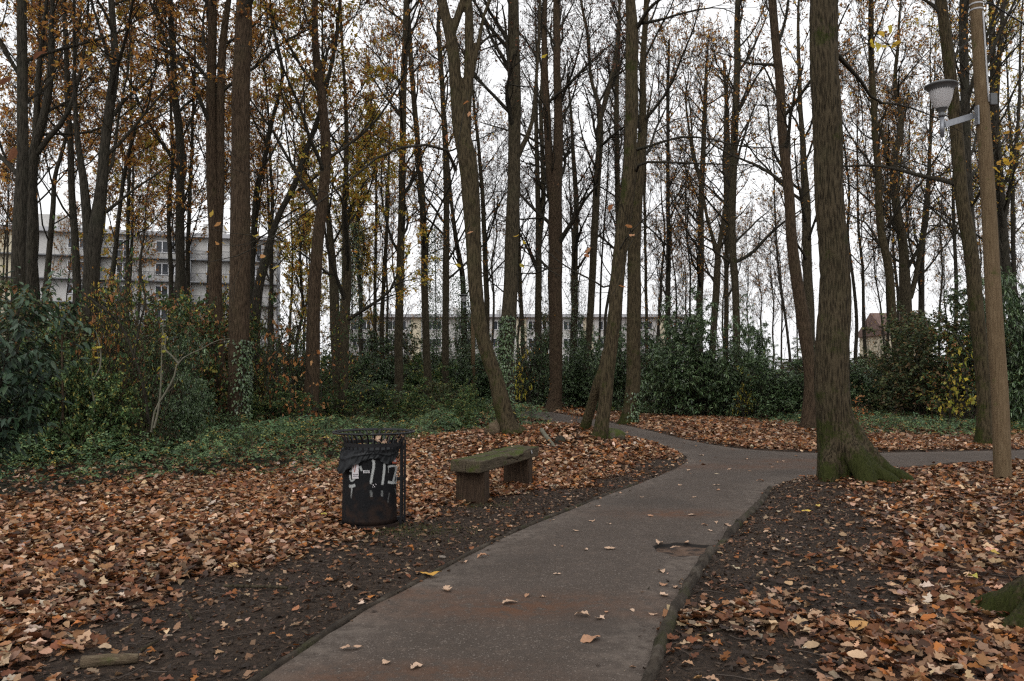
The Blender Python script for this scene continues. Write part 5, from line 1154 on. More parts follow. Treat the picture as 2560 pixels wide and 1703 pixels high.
def grid_box(x0, x1, y0, y1, z0, z1, nx_, ny_, nz_, fn):
    """closed box with a dense surface grid, then displaced by fn"""
    bm = bmesh.new(); idx = {}
    def vid(i, j, k):
        key = (i, j, k)
        if key not in idx: idx[key] = bm.verts.new((x0 + (x1 - x0) * i / nx_, y0 + (y1 - y0) * j / ny_, z0 + (z1 - z0) * k / nz_))
        return idx[key]
    for i in range(nx_):
        for j in range(ny_):
            bm.faces.new([vid(i, j, 0), vid(i, j + 1, 0), vid(i + 1, j + 1, 0), vid(i + 1, j, 0)]); bm.faces.new([vid(i, j, nz_), vid(i + 1, j, nz_), vid(i + 1, j + 1, nz_), vid(i, j + 1, nz_)])
    for i in range(nx_):
        for k in range(nz_):
            bm.faces.new([vid(i, 0, k), vid(i + 1, 0, k), vid(i + 1, 0, k + 1), vid(i, 0, k + 1)]); bm.faces.new([vid(i, ny_, k), vid(i, ny_, k + 1), vid(i + 1, ny_, k + 1), vid(i + 1, ny_, k)])
    for j in range(ny_):
        for k in range(nz_):
            bm.faces.new([vid(0, j, k), vid(0, j, k + 1), vid(0, j + 1, k + 1), vid(0, j + 1, k)]); bm.faces.new([vid(nx_, j, k), vid(nx_, j + 1, k), vid(nx_, j + 1, k + 1), vid(nx_, j, k + 1)])
    V = np.array([v.co[:] for v in bm.verts]); V = fn(V)
    for v, c in zip(bm.verts, V): v.co = c
    return bm
def finish(bm, name, mt, parent):
    me = bpy.data.meshes.new(name); bm.to_mesh(me); bm.free(); me.materials.append(mt); me.polygons.foreach_set('use_smooth', np.ones(len(me.polygons), bool)); me.update(); return link(name, me, parent)
def seat_fn(x0, x1, notch, z0=.385, z1=.53, y1=2.3):
    def fn(V):
        x, y, z = V.T.copy(); cx, cz = (x0 + x1) / 2, (z0 + z1) / 2
        hx, hz = (x1 - x0) / 2, (z1 - z0) / 2
        # round the long edges
        u = (x - cx) / hx; w = (z - cz) / hz; e = np.clip(np.abs(u) - .9, 0, 1) + np.clip(np.abs(w) - .8, 0, 1)
        corner = (np.abs(u) > .99) & (np.abs(w) > .99); x = np.where(corner, cx + (x - cx) * .985, x); z = np.where(corner, cz + (z - cz) * .96, z)
        nz_ = noise3(np.c_[x * 5, y * 1.5, z * 5], 51) * .005 + noise3(np.c_[x * 22, y * 4, z * 22], 52) * .004
        top = w > .7; z = z + np.where(top, nz_ * 1.4, 0); x = x + np.where(np.abs(u) > .9, nz_, 0)
        if notch:      # rotten chunk out of the front top edge
            k = np.exp(-((y - 1.32) / .26)**4) * np.clip((u + .1), 0, 1) * (w > .3); z = z - k * (.050 + .02 * noise3(np.c_[x * 20, y * 9, z * 0], 53))
            k2 = np.exp(-((y - .95) / .12)**4) * np.clip((u + .1), 0, 1) * (w > .3); z = z - k2 * .018
        ends = (y < .02) | (y > y1 - .02); y = y + np.where(ends, noise3(np.c_[x * 9, z * 9, y], 54) * .012, 0)
        return np.c_[x, y, z]
    return fn
s1 = finish(grid_box(-.205, 0, 0, 2.3, .385, .53, 12, 110, 8, seat_fn(-.205, 0, True)), 'seat_plank', M['seat'], bench)
s2 = finish(grid_box(-.42, -.208, .01, 2.29, .388, .534, 12, 110, 8, seat_fn(-.42, -.208, False)), 'seat_plank', M['seat'], bench)
for y0 in (.15, 1.86):
    def leg_fn(V, y0=y0):
        n = noise3(V * np.array([9, 9, 2.5]), 55) * .006 + noise3(V * np.array([30, 30, 6]), 56) * .003; c = np.array([-.21, y0 + .085, 0]); d = V - c; d[:, 2] = 0; return V + norm(d) * n[:, None]
    finish(grid_box(-.40, -.012, y0, y0 + .17, -.16, .384, 14, 8, 18, leg_fn), 'leg', M['legw'], bench)
M['metal'] = simple('dull_zinc', (.22, .22, .22), (.38, .38, .37), 30, .45, .8, .1)
bo = MB().lathe([(.0, 0), (.03, 0), (.03, .006), (.022, .010), (.020, .004), (0, .004)], 20)
for y in (1.95,):
    o = bo.build('bolt', M['metal'], bench, smooth=True); o.rotation_euler = (0, PI / 2, 0); o.location = (.004, y, .475)
for (x, y, s, i, lab) in ((-.10, 1.30, .11, 1, 'brown oak leaf lying in the rotten notch of the bench'), (-.06, 1.1, .09, 2, 'tan oak leaf on the front edge of the bench'), (-.28, 1.9, .06, 4, 'small pale leaf on the far end of the bench')):
    tv, tf = T_NEAR[i]; w = Matrix.Rotation(-bang, 3, 'Z') @ Vector((x, y, 0)); o = link('fallen_leaf', new_mesh('fallen_leaf', tv * s, tris=tf, col=np.tile(tanc[3 if i == 1 else 1], (len(tv), 1)), mats=[M['litter']]), loc=(BO[0] + w.x, BO[1] + w.y, (.505 if i < 4 else .552)))
    o.rotation_euler = (.1, .1, i * 1.3); tag(o, lab, 'leaf')

# ================================================================= LITTER BIN
bin_c = np.array([(936 - CX) / F * 8.62, 8.62, 0.0]); bin_c[2] = .014
BIN = empty('litter_bin', tuple(bin_c), 'round black metal litter bin with flared slatted rim, bin bag and white graffiti', 'bin')
view = math.atan2(-bin_c[1], -bin_c[0])       # angle from bin to camera
m, nt, b = mat('black_paint', .62, .12); M['binpaint'] = m
n = tex(nt, 'Object', 9, 6); n2 = tex(nt, 'Object', 60, 4); geo = N_(nt, 'ShaderNodeTexCoord'); sx = N_(nt, 'ShaderNodeSeparateXYZ'); nt.links.new(geo.outputs['Object'], sx.inputs[0])
base = ramp(nt, n2.outputs[0], [(.35, (.004, .004, .005)), (.7, (.011, .011, .012))])
rustf = mth(nt, 'MULTIPLY', smooth(nt, mth(nt, 'SUBTRACT', n.outputs[0], mth(nt, 'MULTIPLY', sx.outputs['Z'], .55)), .30, .60), .35)
nt.links.new(mix(nt, rustf, base, (.055, .028, .016)), b.inputs['Base Color']); bump(nt, b, n2.outputs[0], .25, .004)
M['binmetal'] = simple('black_enamel', (.003, .003, .004), (.010, .010, .012), 40, .4, 0, .2, .003, spec=.3)
M['bag'] = simple('black_plastic_bag', (.004, .005, .006), (.010, .011, .013), 14, .45, 0, .25, .004, spec=.25)
# curved front sheet: wraps round from the left back to the right, open at the right
def arc_sheet(r0, r1, z0, z1, a0, a1, na, nz, th):
    V = []; Fc = []
    for lay, dr in ((0, 0), (1, -th)):
        for k in range(nz + 1):
            t = k / nz
            for i in range(na + 1):
                a = view + a0 + (a1 - a0) * i / na; r = r0 + (r1 - r0) * t + dr + .003 * math.sin(a * 7 + t * 3) * (1 - t); V.append((r * math.cos(a), r * math.sin(a), z0 + (z1 - z0) * t))
    W = na + 1; L = W * (nz + 1)
    for k in range(nz):
        for i in range(na):
            q = [k * W + i, k * W + i + 1, (k + 1) * W + i + 1, (k + 1) * W + i]; Fc.append(q); Fc.append([x + L for x in q[::-1]])
    for k in range(nz):
        for e in (0, na): q = [k * W + e, (k + 1) * W + e, (k + 1) * W + e + L, k * W + e + L]; Fc.append(q if e else q[::-1])
    for i in range(na):
        for e in (0, nz): q = [e * W + i, e * W + i + 1, e * W + i + 1 + L, e * W + i + L]; Fc.append(q if e else q[::-1])
    return V, Fc
cxo = -.042      # the can hangs a little left in its cage
can = MB(); V, Fc = arc_sheet(.292, .276, .03, .80, -PI, PI, 72, 16, .006); V = [(x + cxo, y, z) for x, y, z in V]; can.add(V, Fc)
can.lathe([(0, .04), (.288, .04)], 40, c=(cxo, 0)); o = can.build('can', M['binpaint'], BIN, smooth=True)
rim = MB()
zt = .985; rr_ = .432
for (r, z, t) in ((rr_, zt, .011), (rr_ - .045, zt - .004, .007)):
    pts = [(r * math.cos(2 * PI * i / 64), r * math.sin(2 * PI * i / 64), z) for i in range(65)]; rim.tube(pts, t, 8, cap=False)
rim.build('rim', M['binmetal'], BIN, smooth=True)
band = MB(); band.lathe([(.314, .842), (.321, .842), (.321, .880), (.314, .880), (.314, .842)], 56); band.build('band', M['binmetal'], BIN)
for i in range(32):      # slats: short upright below the band, then flared out to the rim
    a = 2 * PI * i / 32; ca, sa = math.cos(a), math.sin(a)
    pr = [(.305, .79), (.309, .84), (.316, .883), (.328, .915), (.350, .943), (.385, .966), (rr_, zt - .002)]
    V = []; w = .0085
    for r, z in pr:
        for s, d in ((-w, -.004), (w, -.004), (w, .004), (-w, .004)): V.append((ca * (r + d) - sa * s, sa * (r + d) + ca * s, z + (.006 if d > 0 and r > .33 else 0)))
    Fc = []
    for k in range(len(pr) - 1):
        for j in range(4): Fc.append([k * 4 + j, k * 4 + (j + 1) % 4, k * 4 + 4 + (j + 1) % 4, k * 4 + 4 + j])
    Fc += [[3, 2, 1, 0], [len(V) - 4, len(V) - 3, len(V) - 2, len(V) - 1]]
    MB().add(V, Fc).build('slat', M['binmetal'], BIN)
# hinge posts down the right side
right = view + PI / 2
for k, (da, rp) in enumerate(((-.06, .335), (-.42, .318), (.35, .33))):
    a = right + da; x, y = rp * math.cos(a), rp * math.sin(a)
    MB().box((-.011, -.011, -.02), (.011, .011, .90), bev=.003).build('post', M['binmetal'], BIN, loc=(x, y, 0)).rotation_euler = (0, 0, a)
for z in (.04, .46, .80):
    a = right - .05; b_ = MB().box((.20, -.02, z), (.335, .02, z + .035), bev=.004).build('bracket', M['binmetal'], BIN); b_.rotation_euler = (0, 0, a)
# base ring
MB().lathe([(.285, -.03), (.322, -.03), (.322, .03), (.285, .03), (.285, -.03)], 56, c=(cxo * .5, 0)).build('base_ring', M['binpaint'], BIN, smooth=False)
# bag: skirt folded over the can top, with a flap hanging out at the left
def bag():
    na, nz = 180, 26; V = []; Fc = []
    for k in range(nz + 1):
        t = k / nz
        for i in range(na):
            al = -PI + 2 * PI * i / na            # angle relative to the view direction, + is to the right
            left = math.exp(-((al + 1.05) / .62)**2); edge = .735 - .17 * left - .07 * math.exp(-((al - .75) / .45)**2) + .010 * math.sin(al * 7) + .005 * math.sin(al * 23 + 1)
            if abs(al) > 1.9: edge = .69
            z = .812 + (edge - .812) * t
            r = .300 + .006 * math.sin(al * 31 + t * 6) * t + .004 * math.sin(al * 57 + t * 15) + left * t**1.3 * .045 + .006 * math.sin(al * 13 + t * 8 + 2 * math.sin(t * 5)) * t * (1 + left)
            r += .005 * math.exp(-((t - .38) / .08)**2) * (1 if abs(al) < 1.9 else .3)
            a = view + al; V.append((cxo + r * math.cos(a), r * math.sin(a), z))
    for k in range(nz):
        for i in range(na): j = (i + 1) % na; Fc.append([k * na + i, k * na + j, (k + 1) * na + j, (k + 1) * na + i])
    b0 = len(V)      # inner lining down into the can
    for q, (r, z) in enumerate(((.300, .812), (.268, .80), (.255, .45), (.1, .42))):
        for i in range(na): a = view - PI + 2 * PI * i / na; V.append((cxo + r * math.cos(a), r * math.sin(a), z))
    for q in range(3):
        for i in range(na): j = (i + 1) % na; Fc.append([b0 + q * na + j, b0 + q * na + i, b0 + (q + 1) * na + i, b0 + (q + 1) * na + j])
    return MB().add(V, Fc)
bg_o = bag().build('bin_bag', M['bag'], BIN, smooth=True)
# leaves caught in the rim
for i, (da, r, z) in enumerate(((.1, .33, .93), (-.5, .34, .93), (.35, .33, .935), (-1.2, .36, .94), (.8, .35, .94), (-.2, .3, .92))):
    tv, tf = T_NEAR[i]; a = view + da + (PI if i % 2 else 0); g = bin_c + np.array([r * math.cos(a), r * math.sin(a), z - .02])
    tag(link('fallen_leaf', new_mesh('fallen_leaf', tv * .10, tris=tf, col=np.tile(tanc[i % 4], (len(tv), 1)), mats=[M['litter']]), loc=tuple(g)), 'tan leaf caught in the flared rim of the black bin', 'leaf', 'leaves caught in the bin rim').rotation_euler = (i, .4, i * 2)
# graffiti and stickers laid on the curved sheet: (photo u, v) -> angle, height
m, nt, b = mat('white_spray_paint', .6, .3); M['spray'] = m
at = N_(nt, 'ShaderNodeAttribute', attribute_name='col'); sp = N_(nt, 'ShaderNodeSeparateColor'); nt.links.new(at.outputs['Color'], sp.inputs[0])
nn = tex(nt, 'Object', 70, 5); nl_ = tex(nt, 'Object', 14, 4)
b.inputs['Base Color'].default_value = (.36, .37, .36, 1)
al = mth(nt, 'MULTIPLY', sp.outputs[0], mth(nt, 'ADD', .4, mth(nt, 'MULTIPLY', nn.outputs[0], 1.0)), True); al = smooth(nt, mth(nt, 'MULTIPLY', al, mth(nt, 'ADD', .75, mth(nt, 'MULTIPLY', nl_.outputs[0], .5))), .08, .85)
nt.links.new(al, b.inputs['Alpha'])
def on_can(u, v, lift=.003):
    """photo pixel on the can -> point on its surface"""
    d = ray(u, v); o = np.array([0, 0, CAMH]) - bin_c - np.array([cxo, 0, 0]); r = .286 + lift
    for _ in range(3):
        A = d[0]**2 + d[1]**2; B = 2 * (o[0] * d[0] + o[1] * d[1]); C_ = o[0]**2 + o[1]**2 - r * r; disc = max(B * B - 4 * A * C_, 0)
        t = (-B - math.sqrt(disc)) / (2 * A); p = o + d * t; r = .292 - .016 * (p[2] - .03) / .77 + lift + .003
    return p + np.array([cxo, 0, 0])
def stroke(pts, w, fade=(1, 1), lift=.003):
    c = catmull([(u, v, 0, 0) for u, v in pts], 26)[:, :2]; T = np.gradient(c, axis=0); T /= np.linalg.norm(T, axis=1)[:, None] + 1e-9; Nn = np.c_[-T[:, 1], T[:, 0]]
    offs = (-1, -.6, 0, .6, 1); al_ = (0, .75, 1, .75, 0); V = []; C_ = []; Fc = []
    for i in range(26):
        t = i / 25; e = min(1, t / .10 + .0, (1 - t) / .10); f = fade[0] + (fade[1] - fade[0]) * t
        for o_, a_ in zip(offs, al_): q = c[i] + Nn[i] * o_ * w; V.append(on_can(q[0], q[1], lift)); C_.append((a_ * max(0, e)**.5 * f,) * 3)
    for i in range(25):
        for j in range(4): Fc.append([i * 5 + j, i * 5 + j + 1, i * 5 + 6 + j, i * 5 + 5 + j])
    return np.array(V), Fc, np.array(C_)
Z = lambda x, y: (840 + x / 5.81, 1060 + y / 5.81)
strokes = [([Z(515, 520), Z(545, 545), Z(548, 600), Z(530, 720), Z(512, 820), Z(505, 890)], 4.6, (1, .7)), ([Z(705, 560), Z(702, 640), Z(690, 760), Z(678, 850), Z(672, 900)], 4.2, (1, .8)),
           ([Z(745, 630), Z(790, 615), Z(840, 612), Z(868, 615), Z(872, 660), Z(855, 740), Z(835, 820), Z(822, 885)], 3.6, (1, .9)), ([Z(760, 600), Z(762, 650), Z(763, 720)], 1.5, (.8, .4)),
           ([Z(750, 840), Z(785, 850), Z(820, 855), Z(865, 850)], 4.6, (1, 1)), ([Z(890, 740), Z(880, 800), Z(868, 880)], 2.2, (.8, .8)),
           ([Z(350, 610), Z(362, 650), Z(380, 690)], 4.2, (.8, .6)), ([Z(200, 735), Z(205, 790), Z(225, 830), Z(262, 805), Z(285, 780)], 3.0, (.9, .7)), ([Z(190, 685), Z(230, 680), Z(235, 640)], 3, (.8, .5)),
           ([Z(185, 905), Z(230, 905), Z(285, 885)], 5.5, (.8, .7)), ([Z(230, 920), Z(225, 1000), Z(218, 1090)], 2.6, (.7, .35)),
           ([Z(500, 960), Z(512, 1010), Z(515, 1065)], 5.2, (.35, .45)), ([Z(665, 960), Z(668, 1010), Z(668, 1060)], 4.4, (.4, .5)), ([Z(775, 990), Z(765, 1060), Z(750, 1160)], 2.8, (.35, .3)), ([Z(855, 930), Z(868, 980), Z(875, 1030)], 2.6, (.35, .3)),
           ([Z(405, 700), Z(440, 690), Z(480, 695)], 4.2, (.75, .75))]
gv, gf, gc = [], [], []; off = 0
for i, (p_, w_, f_) in enumerate(strokes):
    V, Fc, C_ = stroke(p_, w_, f_, .003 + .0004 * i); gv.append(V); gf += [[x + off for x in f] for f in Fc]; gc.append(C_); off += len(V)
link('graffiti', new_mesh('graffiti', np.concatenate(gv), faces=gf, col=np.concatenate(gc), mats=[M['spray']], smooth=True), BIN)
def flatmat(name, c, rough=.5):
    m, nt, b = mat(name, rough); b.inputs['Base Color'].default_value = (*c, 1); return m
M['st_white'] = simple('sticker_paper', (.42, .39, .40), (.58, .55, .56), 30, .5, 0, 0); M['st_red'] = flatmat('sticker_red', (.22, .05, .02)); M['st_black'] = flatmat('sticker_ink', (.02, .015, .03)); M['st_orange'] = simple('sticker_orange', (.30, .05, .03), (.45, .12, .06), 25, .5, 0, 0)
def can_patch(u0, v0, u1, v1, mt, name, lift=.008, n=8, skew=0, parent=None):
    V = []; Fc = []
    for j in range(n + 1):
        for i in range(n + 1): V.append(on_can(u0 + (u1 - u0) * i / n + skew * (j / n), v0 + (v1 - v0) * j / n, lift))
    for j in range(n):
        for i in range(n): a = j * (n + 1) + i; Fc.append([a, a + 1, a + n + 2, a + n + 1])
    return MB().add(V, Fc).build(name, mt, parent or BIN)
def can_text(s, u, v, size, mt, parent, lift=.010):
    cu = bpy.data.curves.new('txt', 'FONT'); cu.body = s; cu.size = size; cu.align_x = 'CENTER'; cu.align_y = 'CENTER'; cu.offset = .02 * size
    to = bpy.data.objects.new('txt', cu); COL.objects.link(to); dg = bpy.context.evaluated_depsgraph_get(); me = bpy.data.meshes.new_from_object(to.evaluated_get(dg)); bpy.data.objects.remove(to)
    for vv in me.vertices: vv.co = Vector(on_can(u + vv.co.x, v - vv.co.y, lift))
    me.materials.clear(); me.materials.append(mt); return link('lettering', me, parent)
a = Z(232, 590); c = Z(328, 795); st = can_patch(a[0], a[1], c[0], c[1], M['st_white'], 'sticker')
a = Z(250, 600); c = Z(258, 700); V_, F_, C_ = [], [], []
for (p0, p1) in (((252, 600), (268, 705)), ((292, 592), (270, 705))):
    q0, q1 = Z(*p0), Z(*p1); pts = []
    V = []; Fc = []
    for i in range(9):
        t = i / 8; x = q0[0] + (q1[0] - q0[0]) * t; y = q0[1] + (q1[1] - q0[1]) * t; w = .9 * (1 - .5 * t); V += [on_can(x - w, y, .0095), on_can(x + w, y, .0095)]
    for i in range(8): Fc.append([i * 2, i * 2 + 1, i * 2 + 3, i * 2 + 2])
    MB().add(V, Fc).build('red_stroke', M['st_red'], st)
q = Z(284, 735); can_text('POWER', *q, 3.6, M['st_black'], st); q = Z(284, 762); can_text('YOUTH', *q, 4.2, M['st_black'], st)
a = Z(820, 495); c = Z(890, 575); st = can_patch(a[0], a[1], c[0], c[1], M['st_orange'], 'sticker', skew=-.5)
a = Z(838, 520); c = Z(876, 552); can_patch(a[0], a[1], c[0], c[1], M['st_white'], 'emblem', .0095, 3, parent=st)
for k, (x, y, s) in enumerate(((530, 880, 16), (550, 905, 14), (568, 870, 13), (525, 912, 10))):
    a = Z(x, y); c = Z(x + s, y + s); can_patch(a[0], a[1], c[0], c[1], M['st_white'], 'sticker_scrap', .0085 + k * .0004, 2, skew=1.4)
a = Z(392, 675); c = Z(485, 720); st = can_patch(a[0], a[1], c[0], c[1] - 1, M['st_white'], 'sticker', .0088, 4, skew=.8)
q = Z(438, 696); can_text('KIDS', *q, 4.4, M['st_black'], st)

# ================================================================= LAMP POSTS
M['pole'] = wood_mat('treated_pine_pole', (.080, .052, .027), (.130, .090, .050), (.185, .135, .080), 2, .02)
M['zinc'] = simple('galvanised_steel', (.17, .18, .20), (.26, .27, .29), 14, .42, .6, .1)
M['lampgrey'] = simple('grey_lamp_casting', (.08, .083, .085), (.12, .123, .125), 20, .5, .3, .1)
M['conduit'] = simple('grey_conduit', (.30, .30, .31), (.40, .40, .40), 10, .5, 0, 0)
m, nt, b = mat('frosted_ribbed_glass', .3, .5); M['glass'] = m; b.inputs['Base Color'].default_value = (.70, .68, .68, 1)
t = N_(nt, 'ShaderNodeBsdfTranslucent'); t.inputs['Color'].default_value = (.85, .84, .84, 1); mx = N_(nt, 'ShaderNodeMixShader'); mx.inputs[0].default_value = .6
nt.links.new(b.outputs[0], mx.inputs[1]); nt.links.new(t.outputs[0], mx.inputs[2]); nt.links.new(mx.outputs[0], [x for x in nt.nodes if x.type == 'OUTPUT_MATERIAL'][0].inputs[0])
def lantern(parent, s=1.0, loc=(0, 0, 0)):
    """lantern standing on its bracket: origin at the bottom of the upright spigot"""
    MB().lathe([(0, 0), (.030, 0), (.030, .30), (0, .30)], 16).build('spigot', M['zinc'], parent, loc, True)
    o = MB().lathe([(0, .30), (.040, .30), (.044, .34), (.034, .35), (.034, .365), (.036, .37), (.075, .42), (.085, .43), (.0, .43)], 24).build('neck', M['lampgrey'], parent, loc, True)
    V = []; Fc = []; n = 96; prof = [(.083, .428), (.10, .46), (.135, .55), (.150, .62), (.160, .68), (.172, .73)]
    for lay, dr in ((0, 0),):
        for r, z in prof:
            for i in range(n): a = 2 * PI * i / n; rr = r + dr + .0025 * math.cos(a * 32); V.append((rr * math.cos(a), rr * math.sin(a), z))
    L = n * len(prof)
    for j in range(len(prof) - 1):
        for i in range(n): q = [j * n + i, j * n + (i + 1) % n, (j + 1) * n + (i + 1) % n, (j + 1) * n + i]; Fc.append(q)
    MB().add(V, Fc).build('lamp_shade', M['glass'], parent, loc, True)
    MB().lathe([(.150, .66), (.168, .70), (.205, .745), (.226, .755), (.228, .767), (.216, .777), (.17, .80), (.09, .818), (0, .822)], 56).build('lamp_cap', M['lampgrey'], parent, loc, True)
    MB().lathe([(0, .44), (.03, .44), (.035, .60), (.025, .66), (0, .66)], 16).build('bulb', M['conduit'], parent, loc, True)
gL = G(2507, 1203); D0 = 12.1
pp = [P(2507, 1206, D0), P(2500, 1000, D0), P(2487, 800, D0), P(2471, 500, D0), P(2455, 250, D0), P(2440, 0, D0)]; x0 = float(pp[0][0])
top = pp[-1] + (pp[-1] - pp[-2]) * .8
lamp = empty('street_lamp', (x0, D0, 0.0), 'wooden pole lamp with tulip shaped glass lantern on a steel bracket arm at the right', 'street lamp')
pts = [(x0, D0, -.2)] + [tuple(p) for p in pp] + [tuple(top)]; pts = np.array(pts) - np.array([x0, D0, 0]); pts[1, 2] = .05
c = catmull(np.c_[pts, np.array([.122, .122, .119, .114, .103, .097, .092, .088])], 40)
MB().tube(c[:, :3], c[:, 3], 28).build('pole', M['pole'], lamp, smooth=True)
def pole_at(z):
    return np.array([np.interp(z, c[:, 2], c[:, 0]), np.interp(z, c[:, 2], c[:, 1]), z]), np.interp(z, c[:, 2], c[:, 3])
Dl = D0 - .02
# bracket arm from pole (2432,290) to lantern spigot (2356, 322); the lantern is nearer the camera
j0 = P(2432, 290, D0) - np.array([x0, D0, 0]); LD = D0 - .55; sp_b = P(2356, 343, LD) - np.array([x0, D0, 0]); arm_e = P(2360, 312, LD) - np.array([x0, D0, 0])
d = Vector(arm_e - j0); xf = Matrix.Translation(Vector((j0 + arm_e) / 2)) @ d.to_track_quat('X', 'Z').to_matrix().to_4x4()
MB().box((-d.length / 2, -.02, -.045), (d.length / 2, .02, .045), xf=xf, bev=.006).build('bracket_arm', M['zinc'], lamp)
q, r = pole_at(j0[2]); MB().box((-.012, -.05, -.15), (.012, .05, .15), xf=Matrix.Translation(Vector((q[0] - r - .008, q[1] - .02, j0[2]))), bev=.003).build('mounting_plate', M['zinc'], lamp)
lantern(lamp, loc=tuple(sp_b))
q1, _ = pole_at(3.0)
za = P(2432, 35, D0)[2]; zb = P(2460, 260, D0)[2]
cp = []
for z in np.linspace(zb, za, 8): q, r = pole_at(z); cp.append((q[0] + r * .42, q[1] - r * .92 - .012, z))
MB().tube(cp, .013, 8).build('conduit', M['conduit'], lamp, smooth=True)
z = P(2463, 252, D0)[2]; q, r = pole_at(z); MB().box((-.055, -.04, -.09), (.055, .04, .09), bev=.008).build('junction_box', M['lampgrey'], lamp, loc=(q[0] + r + .03, q[1] - .06, z))
for v in (12, 26):
    z = P(2440, v, D0)[2]; q, r = pole_at(z); MB().lathe([(r + .001, -.012), (r + .006, -.012), (r + .006, .012), (r + .001, .012), (r + .001, -.012)], 32).build('steel_band', M['conduit'], lamp, loc=(q[0], q[1], z))
cab = [tuple(pole_at(P(2440, 14, D0)[2])[0] + np.array([.1, -.05, 0]))] + [tuple(P(u, v, D0) - np.array([x0, D0, 0])) for u, v in ((2475, 8), (2510, 30), (2560, 60), (2640, 95), (2720, 120))]
MB().tube(catmull(np.array(cab), 24), .012, 6).build('cable', M['binmetal'], lamp, smooth=True)
# the far lamp post seen behind the leaning tree
D1 = 40.0; g = P(1183, 1020, D1); x1 = float(g[0])
lamp2 = empty('street_lamp', (x1, D1, 0), 'distant wooden pole lamp behind the leaning forked tree', 'street lamp')
MB().tube([(0, 0, -.2), (-.02, 0, 3), (-.05, 0, 6.4)], [.115, .105, .09], 16).build('pole', M['pole'], lamp2, smooth=True)
MB().box((-.52, -.02, 5.05), (-.1, .02, 5.12)).build('bracket_arm', M['zinc'], lamp2)
lantern(lamp2, loc=(-.5, 0, 4.9))

# ================================================================= ROCK, STUMP, LOGS
def rock(name, label, u, v, D, sx, sy, sz, mt, seed, rot=0, cat='rock'):
    bm = bmesh.new(); bmesh.ops.create_icosphere(bm, subdivisions=5, radius=1); V = np.array([x.co[:] for x in bm.verts]); V = np.sign(V) * np.abs(V)**.75
    V = V * (1 + .16 * noise3(V * 1.3, seed) + .05 * noise3(V * 4, seed + 1) + .012 * noise3(V * 14, seed + 2))[:, None] * np.array([sx, sy, sz])
    for a_, b_ in zip(bm.verts, V): a_.co = b_
    p = P(u, v, D); o = finish(bm, name, mt, None); o.location = (p[0], D, gz1(p[0], D) + sz * .35); o.rotation_euler = (0, 0, rot); return tag(o, label, cat)
M['mossrock'] = wood_mat('mossy_stone', (.05, .042, .03), (.10, .085, .06), (.16, .14, .10), 0, .75)
rock('boulder', 'rounded boulder covered in olive moss at the foot of the leaning twin stems', 1532, 1115, 17.2, .27, .20, .15, M['mossrock'], 91, .2)
M['logw'] = wood_mat('old_cut_log', (.05, .035, .022), (.11, .08, .05), (.19, .15, .10), 0, .35)
def log(label, p0, p1, r, mt, seed, name='log', n=24, taper=.85):
    p0, p1 = np.array(p0), np.array(p1); t = np.linspace(0, 1, n)[:, None]; c = p0 + (p1 - p0) * t; L = np.linalg.norm(p1 - p0)
    c[:, 2] += .25 * r * noise3(np.c_[t[:, 0] * 3, np.full(n, seed), np.zeros(n)], 3); c[:, 1] += .4 * r * noise3(np.c_[t[:, 0] * 3, np.full(n, seed + 4.5), np.zeros(n)], 3)
    R = r * (1 - (1 - taper) * t[:, 0]); V, Q_ = tubes(c[None], R[None], 20); ctr = np.repeat(c, 20, 0); V = ctr + (V - ctr) * (1 + .12 * noise3(V * 14, seed) + .06 * noise3(V * 45, seed))[:, None]
    V = np.vstack([V, c[0], c[-1]]); Fc = [list(q) for q in Q_]; m_ = len(V)
    for i in range(20): Fc.append([(i + 1) % 20, i, m_ - 2]); Fc.append([(n - 1) * 20 + i, (n - 1) * 20 + (i + 1) % 20, m_ - 1])
    off = c.mean(0); me = new_mesh(name, V - off, faces=Fc, mats=[mt], smooth=True); o = link(name, me, loc=tuple(off)); return tag(o, label, 'log')
a = G(203, 1676); c_ = G(346, 1664); log('short piece of pale mossy rotten branch lying on the mud at the bottom left', (a[0], a[1], .045), (c_[0], c_[1], .04), .034, M['logw'], 3, 'broken_branch', taper=.8)
a = P(1242, 1122, 17.0); c_ = P(1262, 1082, 17.5); log('sawn mossy log end tilted against the leaning forked tree', (a[0] - .12, 17.2, gz1(a[0], 17.2) + .02), (a[0] + .22, 17.75, gz1(a[0], 17.3) + .34), .17, M['logw'], 7)
a = P(1355, 1092, 16.6); c_ = P(1392, 1132, 15.6); log('grey bent root half buried in the leaf mound behind the bench', (a[0], 16.9, gz1(a[0], 16.9) + .12), (c_[0], 15.7, gz1(c_[0], 15.7) + .0), .045, M['bark_pale'], 9, 'root', taper=.8)
a = G(1405, 1150); log('dark rotten stump remnant in the leaf mound left of the twin stems', (a[0], 16.2, gz1(a[0], 16.2) - .05), (a[0] + .05, 16.3, gz1(a[0], 16.2) + .12), .13, M['bark_dark'], 12, 'stump', taper=.7)
for i, (u, v, dx, dy, r, lab) in enumerate(((560, 1474, .5, -.08, .012, 'thin dark stick on the edge of the left leaf carpet'), (1748, 1600, .35, .22, .008, 'thin stick on the mud right of the kerb'), (350, 1640, .03, .16, .010, 'short pale twig sticking up beside the rotten branch'), (480, 1560, -.12, .2, .009, 'little forked stick on the left mud'))):
    a = G(u, v); log(lab, (a[0], a[1], .03), (a[0] + dx, a[1] + dy, .035), r, M['bark'], 20 + i, 'stick', 12)

